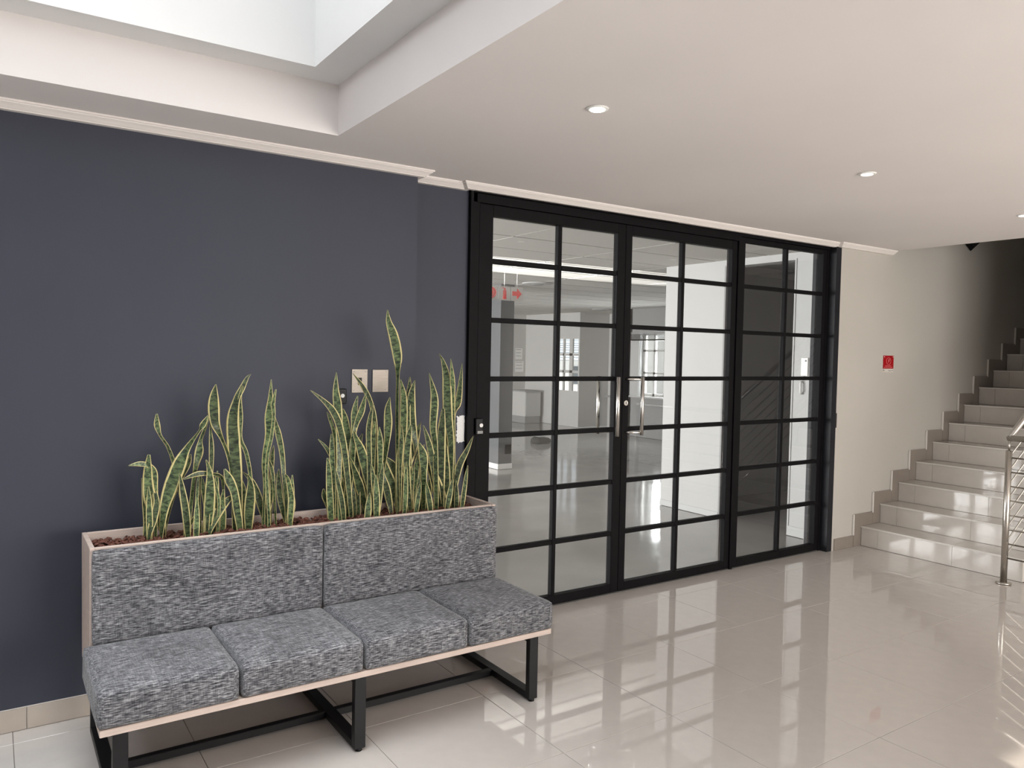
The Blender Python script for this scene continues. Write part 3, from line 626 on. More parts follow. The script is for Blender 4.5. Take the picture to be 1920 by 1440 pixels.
LEAVES = [[[[0.596,3.446,0.757,12],[0.596,3.446,0.779,12],[0.578,3.442,0.855,46],[0.542,3.436,0.941,51],[0.531,3.427,1.012,42],[0.529,3.417,1.072,32],[0.531,3.406,1.132,11]],[[0.562,3.436,0.757,12],[0.562,3.436,0.788,12],[0.56,3.434,0.918,21],[0.557,3.43,0.999,24],[0.552,3.424,1.054,29],[0.534,3.417,1.085,20],[0.497,3.41,1.096,20],[0.456,3.402,1.093,3]],[[0.523,3.455,0.757,12],[0.523,3.455,0.775,16],[0.533,3.453,0.847,32],[0.522,3.45,0.945,21],[0.512,3.445,1.033,6]],[[0.533,3.405,0.757,14],[0.533,3.405,0.803,18],[0.55,3.411,0.869,32],[0.563,3.421,0.931,24],[0.554,3.435,0.993,11]],[[0.535,3.41,0.757,18],[0.534,3.41,0.854,27],[0.534,3.42,0.938,21],[0.533,3.425,0.999,4]]],
[[[0.581,3.414,0.757,12],[0.581,3.414,0.796,13],[0.59,3.413,0.903,37],[0.614,3.41,0.992,56],[0.648,3.406,1.088,54],[0.677,3.402,1.151,27],[0.722,3.397,1.22,8],[0.736,3.392,1.248,25],[0.756,3.386,1.288,3]],[[0.678,3.428,0.757,18],[0.678,3.428,0.82,23],[0.66,3.427,0.937,16],[0.642,3.424,1.021,16],[0.628,3.422,1.092,16],[0.605,3.418,1.159,13],[0.575,3.414,1.209,12],[0.562,3.41,1.252,24],[0.56,3.405,1.298,6]],[[0.599,3.45,0.757,12],[0.599,3.45,0.786,9],[0.611,3.445,0.868,9],[0.644,3.436,0.986,12],[0.682,3.424,1.078,23],[0.692,3.41,1.125,4]],[[0.677,3.376,0.757,18],[0.668,3.376,0.875,32],[0.655,3.386,0.978,25],[0.645,3.391,1.051,4]]],
[[[0.695,3.447,0.757,14],[0.695,3.447,0.837,18],[0.706,3.45,0.957,15],[0.719,3.455,1.055,19],[0.736,3.462,1.125,36],[0.743,3.47,1.174,17],[0.766,3.48,1.233,12],[0.781,3.49,1.271,4]],[[0.758,3.41,0.757,13],[0.758,3.41,0.804,17],[0.766,3.413,0.93,17],[0.775,3.418,1.056,18],[0.778,3.425,1.144,21],[0.776,3.432,1.209,12],[0.776,3.441,1.253,3]],[[0.758,3.412,0.757,22],[0.758,3.412,0.781,28],[0.765,3.408,0.875,45],[0.768,3.401,0.97,42],[0.763,3.392,1.049,23],[0.747,3.381,1.101,5]],[[0.738,3.441,0.757,12],[0.738,3.441,0.783,12],[0.733,3.443,0.872,17],[0.731,3.446,0.955,18],[0.739,3.45,1.01,14],[0.735,3.454,1.048,3]],[[0.715,3.416,0.757,12],[0.715,3.416,0.824,10],[0.718,3.423,0.905,13],[0.725,3.435,0.98,14],[0.732,3.452,1.027,4]],[[0.669,3.407,0.757,12],[0.669,3.407,0.781,15],[0.692,3.393,0.842,15],[0.714,3.366,0.888,5]],[[0.748,3.424,0.757,12],[0.748,3.424,0.797,14],[0.756,3.427,0.89,18],[0.747,3.433,0.973,20],[0.744,3.441,1.016,6]],[[0.69,3.301,0.757,18],[0.693,3.301,0.837,25],[0.696,3.311,0.907,20],[0.699,3.316,0.956,4]]],
[[[0.875,3.43,0.757,14],[0.875,3.43,0.793,18],[0.865,3.428,1.003,16],[0.847,3.425,1.106,16],[0.819,3.421,1.181,16],[0.791,3.416,1.249,39],[0.783,3.41,1.316,48],[0.783,3.404,1.371,34],[0.788,3.397,1.417,4]],[[0.837,3.432,0.757,12],[0.837,3.432,0.836,9],[0.83,3.428,0.95,10],[0.82,3.421,1.016,14],[0.778,3.412,1.035,14],[0.719,3.402,1.041,22],[0.655,3.391,1.023,3]],[[0.767,3.404,0.757,17],[0.767,3.404,0.793,22],[0.795,3.411,0.855,40],[0.835,3.424,0.905,35],[0.888,3.44,0.94,3]],[[0.825,3.427,0.757,18],[0.825,3.427,0.782,23],[0.827,3.423,0.85,26],[0.822,3.416,0.919,20],[0.825,3.407,0.965,8]],[[0.893,3.405,0.757,22],[0.893,3.405,0.79,28],[0.882,3.406,0.864,35],[0.869,3.408,0.95,35],[0.847,3.41,1.007,40],[0.829,3.413,1.053,7]],[[0.802,3.407,0.757,12],[0.802,3.407,0.827,12],[0.807,3.414,0.909,14],[0.797,3.426,0.981,12],[0.79,3.442,1.018,3]],[[0.785,3.42,0.757,18],[0.791,3.42,0.872,30],[0.799,3.43,0.973,24],[0.805,3.435,1.044,4]]],
[[[0.897,3.429,0.757,22],[0.897,3.429,0.79,28],[0.893,3.429,0.916,34],[0.879,3.428,1.059,54],[0.87,3.428,1.172,57],[0.866,3.426,1.268,51],[0.882,3.425,1.352,29],[0.903,3.424,1.397,25],[0.924,3.422,1.442,14],[0.94,3.421,1.459,2]],[[0.943,3.424,0.757,16],[0.943,3.424,0.786,21],[0.946,3.424,0.912,17],[0.941,3.423,1.016,16],[0.923,3.422,1.114,17],[0.897,3.421,1.183,16],[0.898,3.42,1.273,18],[0.893,3.419,1.352,16],[0.904,3.417,1.411,4]],[[0.913,3.45,0.757,12],[0.913,3.45,0.796,15],[0.901,3.448,0.912,13],[0.872,3.443,0.989,20],[0.881,3.438,1.023,29],[0.896,3.431,1.059,3]],[[0.931,3.411,0.757,27],[0.931,3.411,0.787,34],[0.932,3.406,0.859,46],[0.934,3.395,0.929,43],[0.93,3.382,0.988,25],[0.914,3.366,1.031,4]],[[1.012,3.457,0.757,12],[1.012,3.457,0.795,13],[0.994,3.46,0.884,34],[0.961,3.464,0.979,23],[0.917,3.47,1.028,3]],[[0.917,3.443,0.757,13],[0.917,3.443,0.808,17],[0.925,3.444,0.893,23],[0.917,3.445,0.963,17],[0.903,3.447,1.009,5]],[[1.012,3.418,0.757,18],[1.015,3.418,0.869,24],[1.02,3.428,0.967,19],[1.023,3.433,1.037,4]]],
[[[1.004,3.432,0.757,14],[1.004,3.432,0.801,18],[1.011,3.431,0.957,22],[1.004,3.429,1.051,24],[1.009,3.427,1.108,30],[1.022,3.425,1.189,36],[1.021,3.422,1.27,40],[1.025,3.419,1.35,23],[1.027,3.416,1.436,3]],[[1.017,3.4,0.757,12],[1.017,3.4,0.823,15],[1.004,3.397,1.055,14],[1.024,3.392,1.192,15],[1.03,3.386,1.284,15],[1.024,3.378,1.33,18],[1.034,3.37,1.395,5]],[[1.11,3.435,0.757,14],[1.11,3.435,0.777,18],[1.106,3.433,0.867,21],[1.092,3.43,0.986,18],[1.08,3.425,1.105,24],[1.061,3.419,1.193,27],[1.047,3.413,1.246,13],[1.038,3.405,1.282,3]],[[1.053,3.422,0.757,12],[1.053,3.422,0.815,10],[1.042,3.418,0.963,13],[1.03,3.41,1.04,17],[1.01,3.4,1.089,5]],[[1.012,3.439,0.757,13],[1.012,3.439,0.799,17],[1.03,3.443,0.896,35],[1.041,3.452,0.958,26],[1.07,3.463,1.012,4]],[[1.106,3.441,0.757,15],[1.106,3.441,0.789,19],[1.082,3.442,0.879,28],[1.073,3.444,0.956,27],[1.073,3.447,1.032,5]],[[1.103,3.406,0.757,13],[1.103,3.406,0.784,17],[1.116,3.401,0.854,34],[1.113,3.392,0.908,30],[1.093,3.38,0.993,17],[1.074,3.366,1.02,3]],[[1.04,3.456,0.757,12],[1.04,3.456,0.84,14],[1.043,3.451,1.016,16],[1.042,3.442,1.093,19],[1.044,3.429,1.141,3]],[[1.105,3.386,0.757,18],[1.11,3.386,0.857,29],[1.116,3.396,0.945,23],[1.12,3.401,1.008,4]]],
[[[1.309,3.414,0.757,24],[1.309,3.414,0.778,30],[1.301,3.416,0.909,33],[1.296,3.42,1.025,23],[1.292,3.426,1.072,6]],[[1.31,3.446,0.757,15],[1.31,3.446,0.816,19],[1.3,3.443,0.854,23],[1.283,3.437,0.893,25],[1.276,3.429,0.928,6]],[[1.349,3.449,0.757,20],[1.349,3.449,0.782,26],[1.343,3.449,0.959,26],[1.349,3.448,1.106,26],[1.329,3.447,1.195,17],[1.309,3.446,1.254,15],[1.295,3.445,1.284,3]],[[1.379,3.457,0.757,12],[1.379,3.457,0.807,16],[1.371,3.46,0.941,34],[1.345,3.464,1.031,22],[1.308,3.47,1.106,18],[1.265,3.477,1.155,3]],[[1.336,3.406,0.757,18],[1.336,3.406,0.806,23],[1.343,3.41,1.038,26],[1.344,3.418,1.212,33],[1.339,3.427,1.313,41],[1.335,3.439,1.385,29],[1.341,3.452,1.468,3]],[[1.321,3.416,0.757,17],[1.321,3.416,0.791,22],[1.319,3.425,0.965,29],[1.32,3.441,1.108,26],[1.325,3.462,1.179,7]],[[1.384,3.459,0.757,15],[1.384,3.459,0.799,19],[1.39,3.455,0.94,38],[1.369,3.447,1.031,37],[1.353,3.438,1.085,7]],[[1.311,3.419,0.757,18],[1.32,3.419,0.819,24],[1.332,3.429,0.873,19],[1.342,3.434,0.911,4]],[[1.343,3.388,0.757,18],[1.343,3.388,0.835,26],[1.342,3.398,0.903,20],[1.341,3.403,0.952,4]],[[1.359,3.375,0.757,18],[1.346,3.375,0.865,27],[1.329,3.385,0.96,21],[1.316,3.39,1.028,4]],[[1.325,3.455,0.757,18],[1.332,3.455,0.87,36],[1.342,3.465,0.969,28],[1.35,3.47,1.04,4]]],
[[[1.4,3.402,0.757,17],[1.4,3.402,0.815,22],[1.371,3.405,1.073,31],[1.344,3.409,1.212,33],[1.315,3.415,1.285,33],[1.272,3.422,1.336,20],[1.21,3.43,1.386,3]],[[1.382,3.435,0.757,15],[1.382,3.435,0.788,19],[1.405,3.441,0.993,31],[1.408,3.451,1.117,34],[1.393,3.464,1.235,34],[1.386,3.48,1.294,7]],[[1.393,3.423,0.757,14],[1.393,3.423,0.797,18],[1.415,3.427,1.031,22],[1.424,3.434,1.192,27],[1.43,3.443,1.28,31],[1.45,3.455,1.357,4]],[[1.44,3.442,0.757,15],[1.44,3.442,0.796,19],[1.411,3.439,1.059,22],[1.43,3.431,1.207,22],[1.457,3.422,1.288,31],[1.473,3.412,1.37,4]],[[1.523,3.433,0.757,21],[1.523,3.433,0.842,27],[1.495,3.429,0.966,46],[1.458,3.42,1.089,46],[1.426,3.41,1.158,23],[1.408,3.397,1.197,4]],[[1.453,3.437,0.757,17],[1.453,3.437,0.796,22],[1.446,3.443,0.915,34],[1.446,3.453,1.026,33],[1.462,3.467,1.113,30],[1.488,3.483,1.17,6]],[[1.494,3.44,0.757,15],[1.494,3.44,0.806,19],[1.457,3.431,0.916,45],[1.425,3.413,0.995,29],[1.392,3.391,1.066,6]],[[1.509,3.458,0.757,18],[1.51,3.458,0.818,32],[1.513,3.468,0.871,25],[1.515,3.473,0.908,4]],[[1.499,3.332,0.757,18],[1.51,3.332,0.872,30],[1.526,3.342,0.973,24],[1.537,3.347,1.045,4]],[[1.423,3.453,0.757,18],[1.418,3.453,0.845,31],[1.41,3.463,0.922,24],[1.405,3.468,0.977,4]],[[1.437,3.304,0.757,18],[1.443,3.304,0.819,31],[1.452,3.314,0.873,24],[1.458,3.319,0.912,4]]],
[[[1.555,3.457,0.757,16],[1.555,3.457,0.782,20],[1.546,3.454,1.019,23],[1.537,3.449,1.217,26],[1.512,3.442,1.323,22],[1.468,3.434,1.399,22],[1.412,3.424,1.464,2]],[[1.498,3.413,0.757,19],[1.498,3.413,0.833,24],[1.495,3.411,1.028,24],[1.488,3.408,1.178,27],[1.493,3.404,1.252,22],[1.506,3.399,1.319,4]],[[1.56,3.443,0.757,16],[1.56,3.443,0.792,20],[1.573,3.439,0.974,24],[1.592,3.432,1.11,27],[1.595,3.424,1.217,42],[1.589,3.414,1.293,32],[1.593,3.402,1.35,3]],[[1.533,3.401,0.757,12],[1.533,3.401,0.809,16],[1.546,3.4,1.026,24],[1.543,3.397,1.131,31],[1.536,3.393,1.21,4]],[[1.53,3.448,0.757,18],[1.53,3.448,0.794,23],[1.52,3.439,0.985,30],[1.519,3.424,1.137,30],[1.517,3.403,1.236,7]],[[1.489,3.457,0.757,16],[1.489,3.457,0.811,20],[1.493,3.45,0.948,33],[1.484,3.439,1.055,30],[1.483,3.424,1.132,6]],[[1.489,3.311,0.757,18],[1.49,3.311,0.851,33],[1.491,3.321,0.934,26],[1.491,3.326,0.993,4]],[[1.532,3.389,0.757,18],[1.523,3.389,0.853,26],[1.51,3.399,0.937,20],[1.5,3.404,0.997,4]],[[1.533,3.433,0.757,18],[1.541,3.433,0.834,28],[1.552,3.443,0.902,22],[1.56,3.448,0.95,4]],[[1.506,3.327,0.757,18],[1.497,3.327,0.872,30],[1.484,3.337,0.973,24],[1.474,3.342,1.045,4]]],
[[[1.649,3.419,0.757,19],[1.649,3.419,0.803,24],[1.644,3.417,1.056,18],[1.639,3.414,1.292,18],[1.637,3.41,1.451,17],[1.63,3.404,1.549,47],[1.605,3.398,1.646,48],[1.577,3.392,1.712,28],[1.566,3.384,1.768,3]],[[1.701,3.458,0.757,20],[1.701,3.458,0.814,25],[1.689,3.457,1.048,35],[1.694,3.457,1.226,40],[1.692,3.457,1.35,32],[1.674,3.457,1.434,5]],[[1.737,3.445,0.757,20],[1.737,3.445,0.852,25],[1.719,3.451,1.086,32],[1.717,3.463,1.287,32],[1.732,3.477,1.379,25],[1.745,3.495,1.445,4]],[[1.784,3.453,0.757,16],[1.784,3.453,0.847,20],[1.763,3.453,1.084,25],[1.735,3.454,1.241,48],[1.734,3.455,1.349,40],[1.752,3.456,1.43,3]],[[1.654,3.414,0.757,18],[1.654,3.414,0.811,23],[1.652,3.412,1.018,33],[1.659,3.409,1.125,27],[1.66,3.405,1.213,5]],[[1.707,3.401,0.757,18],[1.707,3.401,0.808,23],[1.686,3.4,1.017,35],[1.694,3.4,1.147,34],[1.708,3.399,1.215,6]],[[1.7,3.409,0.757,18],[1.712,3.409,0.856,27],[1.728,3.419,0.943,21],[1.739,3.424,1.005,4]],[[1.704,3.458,0.757,18],[1.707,3.458,0.875,29],[1.71,3.468,0.977,23],[1.713,3.473,1.051,4]],[[1.715,3.36,0.757,18],[1.727,3.36,0.829,26],[1.742,3.37,0.892,20],[1.753,3.375,0.937,4]],[[1.725,3.37,0.757,18],[1.732,3.37,0.839,24],[1.742,3.38,0.911,19],[1.749,3.385,0.962,4]]],
[[[1.674,3.445,0.757,18],[1.674,3.445,0.78,23],[1.642,3.444,0.876,58],[1.611,3.441,0.956,47],[1.583,3.437,1.05,6]],[[1.744,3.458,0.757,16],[1.744,3.458,0.779,20],[1.699,3.456,0.892,56],[1.645,3.453,0.998,48],[1.597,3.45,1.055,8]],[[1.704,3.445,0.757,20],[1.704,3.445,0.785,26],[1.699,3.449,0.901,36],[1.71,3.455,0.993,48],[1.742,3.463,1.084,59],[1.772,3.473,1.152,41],[1.803,3.484,1.215,3]],[[1.789,3.41,0.757,16],[1.789,3.41,0.791,20],[1.786,3.41,0.971,36],[1.78,3.41,1.057,48],[1.758,3.41,1.12,9]],[[1.736,3.44,0.757,12],[1.736,3.44,0.775,16],[1.727,3.435,0.87,22],[1.701,3.427,0.928,17],[1.674,3.415,0.951,3]],[[1.808,3.445,0.757,16],[1.808,3.445,0.783,20],[1.827,3.435,0.862,39],[1.821,3.416,0.936,8]],[[1.791,3.446,0.757,15],[1.791,3.446,0.784,19],[1.783,3.459,0.862,28],[1.777,3.483,0.914,5]],[[1.767,3.451,0.757,16],[1.767,3.451,0.793,20],[1.756,3.443,0.945,34],[1.764,3.427,1.04,26],[1.786,3.407,1.111,5]],[[1.609,3.404,0.757,16],[1.609,3.404,0.786,20],[1.587,3.406,0.894,38],[1.571,3.408,0.963,18],[1.559,3.411,1.001,4]],[[1.776,3.308,0.757,18],[1.769,3.308,0.83,30],[1.761,3.318,0.893,24],[1.755,3.323,0.938,4]],[[1.658,3.363,0.757,18],[1.663,3.363,0.869,26],[1.669,3.373,0.966,20],[1.673,3.378,1.036,4]],[[1.805,3.419,0.757,18],[1.797,3.419,0.844,34],[1.787,3.429,0.919,27],[1.78,3.434,0.974,4]],[[1.714,3.417,0.757,18],[1.705,3.417,0.815,29],[1.693,3.427,0.865,23],[1.685,3.432,0.902,4]]],
[[[1.854,3.401,0.757,20],[1.854,3.401,0.81,25],[1.844,3.4,1.085,28],[1.828,3.398,1.196,36],[1.832,3.396,1.304,43],[1.827,3.394,1.367,33],[1.798,3.391,1.467,3]],[[1.884,3.406,0.757,26],[1.884,3.406,0.79,33],[1.88,3.409,1.082,49],[1.886,3.414,1.192,41],[1.897,3.421,1.286,16]],[[1.937,3.413,0.757,20],[1.937,3.413,0.792,25],[1.942,3.414,1.079,33],[1.923,3.417,1.238,49],[1.918,3.421,1.348,50],[1.914,3.426,1.451,41],[1.898,3.431,1.522,20],[1.878,3.437,1.564,2]],[[1.966,3.43,0.757,16],[1.966,3.43,0.786,21],[1.963,3.425,0.996,21],[1.948,3.416,1.317,25],[1.938,3.404,1.436,25],[1.918,3.39,1.54,3]],[[1.961,3.447,0.757,16],[1.961,3.447,0.792,21],[1.97,3.452,1.218,24],[2.005,3.461,1.313,37],[2.024,3.472,1.409,24],[2.04,3.485,1.516,3]],[[1.906,3.406,0.757,32],[1.906,3.406,0.796,41],[1.869,3.414,0.885,60],[1.84,3.429,0.972,41],[1.823,3.448,1.018,8]],[[1.939,3.44,0.757,14],[1.939,3.44,0.787,18],[1.911,3.443,0.933,24],[1.885,3.448,1.03,21],[1.869,3.455,1.117,5]],[[1.955,3.412,0.757,19],[1.955,3.412,0.79,24],[1.972,3.414,0.901,29],[1.996,3.417,0.995,37],[2.043,3.421,1.072,24],[2.08,3.426,1.139,3]],[[1.878,3.411,0.757,19],[1.878,3.411,0.798,24],[1.839,3.412,1.006,36],[1.811,3.413,1.125,28],[1.782,3.414,1.207,4]],[[1.928,3.421,0.757,25],[1.928,3.421,0.787,32],[1.92,3.424,0.959,44],[1.915,3.431,1.078,32],[1.927,3.439,1.156,6]],[[1.943,3.441,0.757,18],[1.941,3.441,0.851,33],[1.938,3.451,0.934,26],[1.936,3.456,0.993,4]],[[1.955,3.376,0.757,18],[1.958,3.376,0.822,26],[1.961,3.386,0.879,20],[1.964,3.391,0.919,4]],[[1.94,3.302,0.757,18],[1.954,3.302,0.857,24],[1.972,3.312,0.944,19],[1.985,3.317,1.007,4]],[[1.884,3.352,0.757,18],[1.897,3.352,0.829,30],[1.916,3.362,0.892,24],[1.929,3.367,0.937,4]]]]

# ------------------------------------------------------------------ bench with planter
BX0, BX1, BYF, BYB = 0.285, 2.107, 2.757, 3.222
bn = thing('planter_bench', 'grey tweed bench with a wooden planter built into its back', 'bench', (1.196, 3.1, 0))
box('seat_board', BX0, BX1, BYF, 3.25, .302, .326, M_WOOD, bn, .002, 1)

def cushion(name, x0, x1, y0, y1, z0, z1, rad, seed, nx=18, ny=14, nz=6, puff=.006, parent=None):
    """soft upholstered block: subdivided rounded box with a slight crown and creases."""
    bm = bmesh.new()
    cx, cy, cz = (x0 + x1) / 2, (y0 + y1) / 2, (z0 + z1) / 2
    hx, hy, hz = (x1 - x0) / 2, (y1 - y0) / 2, (z1 - z0) / 2
    faces = []
    def grid(fn, na, nb):
        g = [[bm.verts.new(fn(i / na * 2 - 1, j / nb * 2 - 1)) for j in range(nb + 1)] for i in range(na + 1)]
        for i in range(na):
            for j in range(nb):
                bm.faces.new((g[i][j], g[i + 1][j], g[i + 1][j + 1], g[i][j + 1]))
    grid(lambda a, b: (a * hx, b * hy, hz), nx, ny); grid(lambda a, b: (a * hx, -b * hy, -hz), nx, ny)
    grid(lambda a, b: (a * hx, -hy, b * hz), nx, nz); grid(lambda a, b: (-a * hx, hy, b * hz), nx, nz)
    grid(lambda a, b: (hx, a * hy, b * hz), ny, nz); grid(lambda a, b: (-hx, -a * hy, b * hz), ny, nz)
    bmesh.ops.remove_doubles(bm, verts=bm.verts[:], dist=1e-5)
    for v in bm.verts:
        p = v.co.copy()
        q = Vector((max(-hx + rad, min(hx - rad, p.x)), max(-hy + rad, min(hy - rad, p.y)), max(-hz + rad, min(hz - rad, p.z))))
        d = p - q
        if d.length > 1e-9: p = q + d.normalized() * rad
        a, b, c = p.x / hx, p.y / hy, p.z / hz
        crown = puff * ((1 - a ** 4) * (1 - b ** 4)) * (1 if c > .5 else 0)
        w = noise.noise(Vector((p.x * 7 + seed, p.y * 7, p.z * 9))) * .0022
        n = d.normalized() if d.length > 1e-9 else Vector((0, 0, 1))
        v.co = Vector((cx, cy, cz)) + p + n * w + Vector((0, 0, crown))
    for f in bm.faces: f.smooth = True
    return finish(bm, name, M_FABRIC, parent)

seams = [BX0 - .012, 0.729, 1.197, 1.666, BX1 + .006]
for k in range(4):
    cushion('seat_cushion', seams[k] + .002, seams[k + 1] - .002, BYF - .010, BYB + .01, .326, .452, .018, k * 3.1, parent=bn)
for k, (a, b) in enumerate(((BX0 + .024, 1.2005), (1.2045, BX1 - .003))):
    bm_ = cushion('back_cushion', a, b, BYB - .004, 3.246, .440, .806, .011, 20 + k * 5, nx=28, ny=4, nz=14, puff=0, parent=bn)
# planter box
PB = 3.540
box('planter_side', BX0 + .018, BX0 + .036, 3.243, PB, .304, .812, M_WOOD, bn, .0015, 1)
box('planter_side', BX1 - .020, BX1, 3.243, PB, .335, .812, M_WOOD, bn, .0015, 1)
box('planter_front', BX0 + .036, BX1 - .020, 3.246, 3.262, .335, .811, M_WOOD, bn, .0015, 1)
box('planter_back', BX0 + .036, BX1 - .020, PB - .018, PB, .335, .812, M_WOOD, bn, .0015, 1)
box('planter_base', BX0 + .036, BX1 - .020, 3.262, PB - .018, .335, .35, M_WOOD, bn)
# steel sled frames
LW = .047
for x in (BX0 + .04, 1.168, BX1 - .105):
    box('leg', x, x + LW, 2.775, 2.805, .012, .302, M_BENCHF, bn, .002, 1)
    box('leg', x, x + LW, 3.445, 3.475, .012, .302, M_BENCHF, bn, .002, 1)
    box('floor_runner', x, x + LW, 2.805, 3.445, .012, .042, M_BENCHF, bn, .002, 1)
    box('top_runner', x, x + LW, 2.805, 3.445, .272, .302, M_BENCHF, bn, .002, 1)
    for y in (2.790, 3.46):
        tube('glide', [(x + LW / 2, y, .0005), (x + LW / 2, y, .012)], .014, M_PLASTICB, bn, 12)
for a, b in ((BX0 + .04 + LW, 1.168), (1.168 + LW, BX1 - .105)):
    box('stretcher', a, b, 3.085, 3.115, .012, .042, M_BENCHF, bn, .002, 1)

# soil and bark chips
so = tag(box('potting_soil', BX0 + .0365, BX1 - .0205, 3.2625, PB - .0185, .351, .755, M_SOIL), 'dark potting soil filling the wooden bench planter', 'soil', None, 'stuff')
bm = bmesh.new(); random.seed(5)
for k in range(2600):
    c = Vector((random.uniform(BX0 + .052, BX1 - .036), random.uniform(3.277, PB - .034), .757 + random.uniform(.010, .030)))
    s = random.uniform(.006, .0145)
    R = Matrix.Rotation(random.uniform(0, 6.28), 3, 'Z') @ Matrix.Rotation(random.uniform(-.7, .7), 3, 'X') @ Matrix.Rotation(random.uniform(-.7, .7), 3, 'Y')
    vs = []
    for sx, sy, sz in ((-1, -.5, -.3), (.8, -.7, -.3), (1.1, .5, -.3), (-.7, .7, -.3), (-.8, -.3, .35), (.6, -.5, .4), (.8, .4, .3), (-.5, .5, .4)):
        vs.append(bm.verts.new(c + R @ Vector((sx * s * random.uniform(.8, 1.2), sy * s * random.uniform(.8, 1.2), sz * s))))
    for q in ((3, 2, 1, 0), (4, 5, 6, 7), (0, 1, 5, 4), (1, 2, 6, 5), (2, 3, 7, 6), (3, 0, 4, 7)):
        bm.faces.new([vs[i] for i in q])
tag(finish(bm, 'bark_chips', M_BARK), 'red-brown bark chips covering the planter soil', 'bark chips', None, 'stuff')

# ------------------------------------------------------------------ snake plants
def catmull(P, t):
    n = len(P) - 1
    s = t * n; i = min(int(s), n - 1); u = s - i
    p0, p1, p2, p3 = P[max(i - 1, 0)], P[i], P[i + 1], P[min(i + 2, n)]
    return [0.5 * (2 * b + (c - a) * u + (2 * a - 5 * b + 4 * c - d) * u * u + (3 * b - a - 3 * c + d) * u ** 3) for a, b, c, d in zip(p0, p1, p2, p3)]

def make_leaf(parent, pts, seed):
    rnd = random.Random(seed)
    P = [[p[0], p[1], p[2], p[3] / 1000.0] for p in pts]
    n = 6 * (len(P) - 1)
    W = max(p[3] for p in P)
    bm = bmesh.new(); uvl = bm.loops.layers.uv.new('UVMap')
    rings = []; vv = []; length = 0; prev = None
    tw = rnd.choice((-1, 1)); flip = rnd.uniform(.10, .22)
    prof = [(-1, 0), (-.72, .06), (0, .20), (.72, .06), (1, 0)]
    for i in range(n + 1):
        t = i / n
        x, y, z, w = catmull(P, t); w = max(w, .0035)
        c = Vector((x, y, z))
        a = Vector(catmull(P, max(t - .02, 0))[:3]); b = Vector(catmull(P, min(t + .02, 1))[:3])
        T_ = (b - a).normalized()
        if prev is not None: length += (c - prev).length
        prev = c
        # true blade width tapers smoothly; where the visible width is less the blade is turned edge-on
        true_w = max(w, W * min(1, .45 + .9 * t) * (1 - max(0, t - .45) / .55) ** .75)
        dep = math.sqrt(max(0, true_w ** 2 - w ** 2)) * .75
        view = Vector((c.x, c.y, c.z - 1.5662)).normalized()
        side = view.cross(T_)
        if side.length < .05: side = Vector((1, 0, 0))
        side = side.normalized()
        half = (side * w + view * dep * tw) * .5
        nrm = half.cross(T_).normalized()
        if nrm.dot(view) > 0: nrm = -nrm
        hw = half.length
        th = .0018 * (1 - .6 * t)
        ring = []
        for s_, k_ in prof: ring.append((c + half * s_ - nrm * (k_ * hw * flip * 4) + nrm * th, (s_ + 1) / 2))
        for s_, k_ in reversed(prof[1:-1]): ring.append((c + half * s_ - nrm * (k_ * hw * flip * 4) - nrm * th, (s_ + 1) / 2))
        rings.append([(bm.verts.new(p), u) for p, u in ring]); vv.append(length)
    m = len(rings[0])
    for i in range(n):
        for k in range(m):
            q = [(rings[i][k], vv[i]), (rings[i][(k + 1) % m], vv[i]), (rings[i + 1][(k + 1) % m], vv[i + 1]), (rings[i + 1][k], vv[i + 1])]
            f = bm.faces.new([e[0][0] for e in q]); f.smooth = True
            for lp, e in zip(f.loops, q): lp[uvl].uv = (e[0][1], e[1] + seed * .37)
    bm.faces.new([v for v, u in reversed(rings[0])]); bm.faces.new([v for v, u in rings[-1]])
    return finish(bm, 'leaf', M_LEAF, parent)

PLANT_LABELS = [
    'snake plant with one leaf folded over sideways at the planter end away from the doors',
    'snake plant with a broad diagonal leaf crossed by a slim yellow-edged one',
    'snake plant with a short broad bright green leaf in front of slim ones',
    'snake plant with a paddle-shaped leaf high on a bent stalk',
    'snake plant with the broadest grey-green upright leaf and a wavy neighbour',
    'snake plant of slender leaves crossing at the tip, bordering the bare bark gap',
    'snake plant of narrow upright leaves on the far side of the bare bark gap',
    'snake plant with a dark leaf reaching out sideways, below the push button',
    'snake plant with a slim yellow leaf arching in front of the switch plate',
    'snake plant with the tallest leaf, rising above the metal plates',
    'snake plant of short broad leaves leaning along the planter front',
    'snake plant of tall upright leaves at the planter end by the glass doors']
for pi, leaves in enumerate(LEAVES):
    bx = sum(l[0][0] for l in leaves) / len(leaves); by = sum(l[0][1] for l in leaves) / len(leaves)
    pl = thing('snake_plant', PLANT_LABELS[pi], 'plant', (bx, by, .757), 'snake plants in the bench planter')
    for li, pts in enumerate(leaves):
        make_leaf(pl, pts, pi * 17 + li * 3 + 1)

# ------------------------------------------------------------------ wall fittings
def plate(name, label, cat, x0, x1, z0, z1, screws):
    e = thing(name, label, cat, ((x0 + x1) / 2, WB, (z0 + z1) / 2))
    box('plate', x0, x1, WB - .006, WB, z0, z1, M_PLATE, e, .0012, 1)
    for (a, b) in screws:
        tube('screw', [(a, WB - .006, b), (a, WB - .0075, b)], .0026, M_OFFG, e, 10)
    return e
KX = WB / 3.6
def cx(x): return x * KX
def cz(z): return 1.5662 + (z - 1.5662) * KX
a0, a1, b0, b1 = cx(1.477), cx(1.560), cz(1.363), cz(1.480)
sp_ = plate('switch_plate', 'brushed metal plate with a black rocker switch on the charcoal wall', 'switch', a0, a1, b0, b1, [(a0 + .012, b1 - .012), (a1 - .012, b1 - .012), (a0 + .012, b0 + .012), (a1 - .012, b0 + .012)])
box('switch_rocker', (a0 + a1) / 2 - .009, (a0 + a1) / 2 + .010, WB - .010, WB - .006, b0 + .040, b0 + .076, M_PLASTICB, sp_, .001, 1)
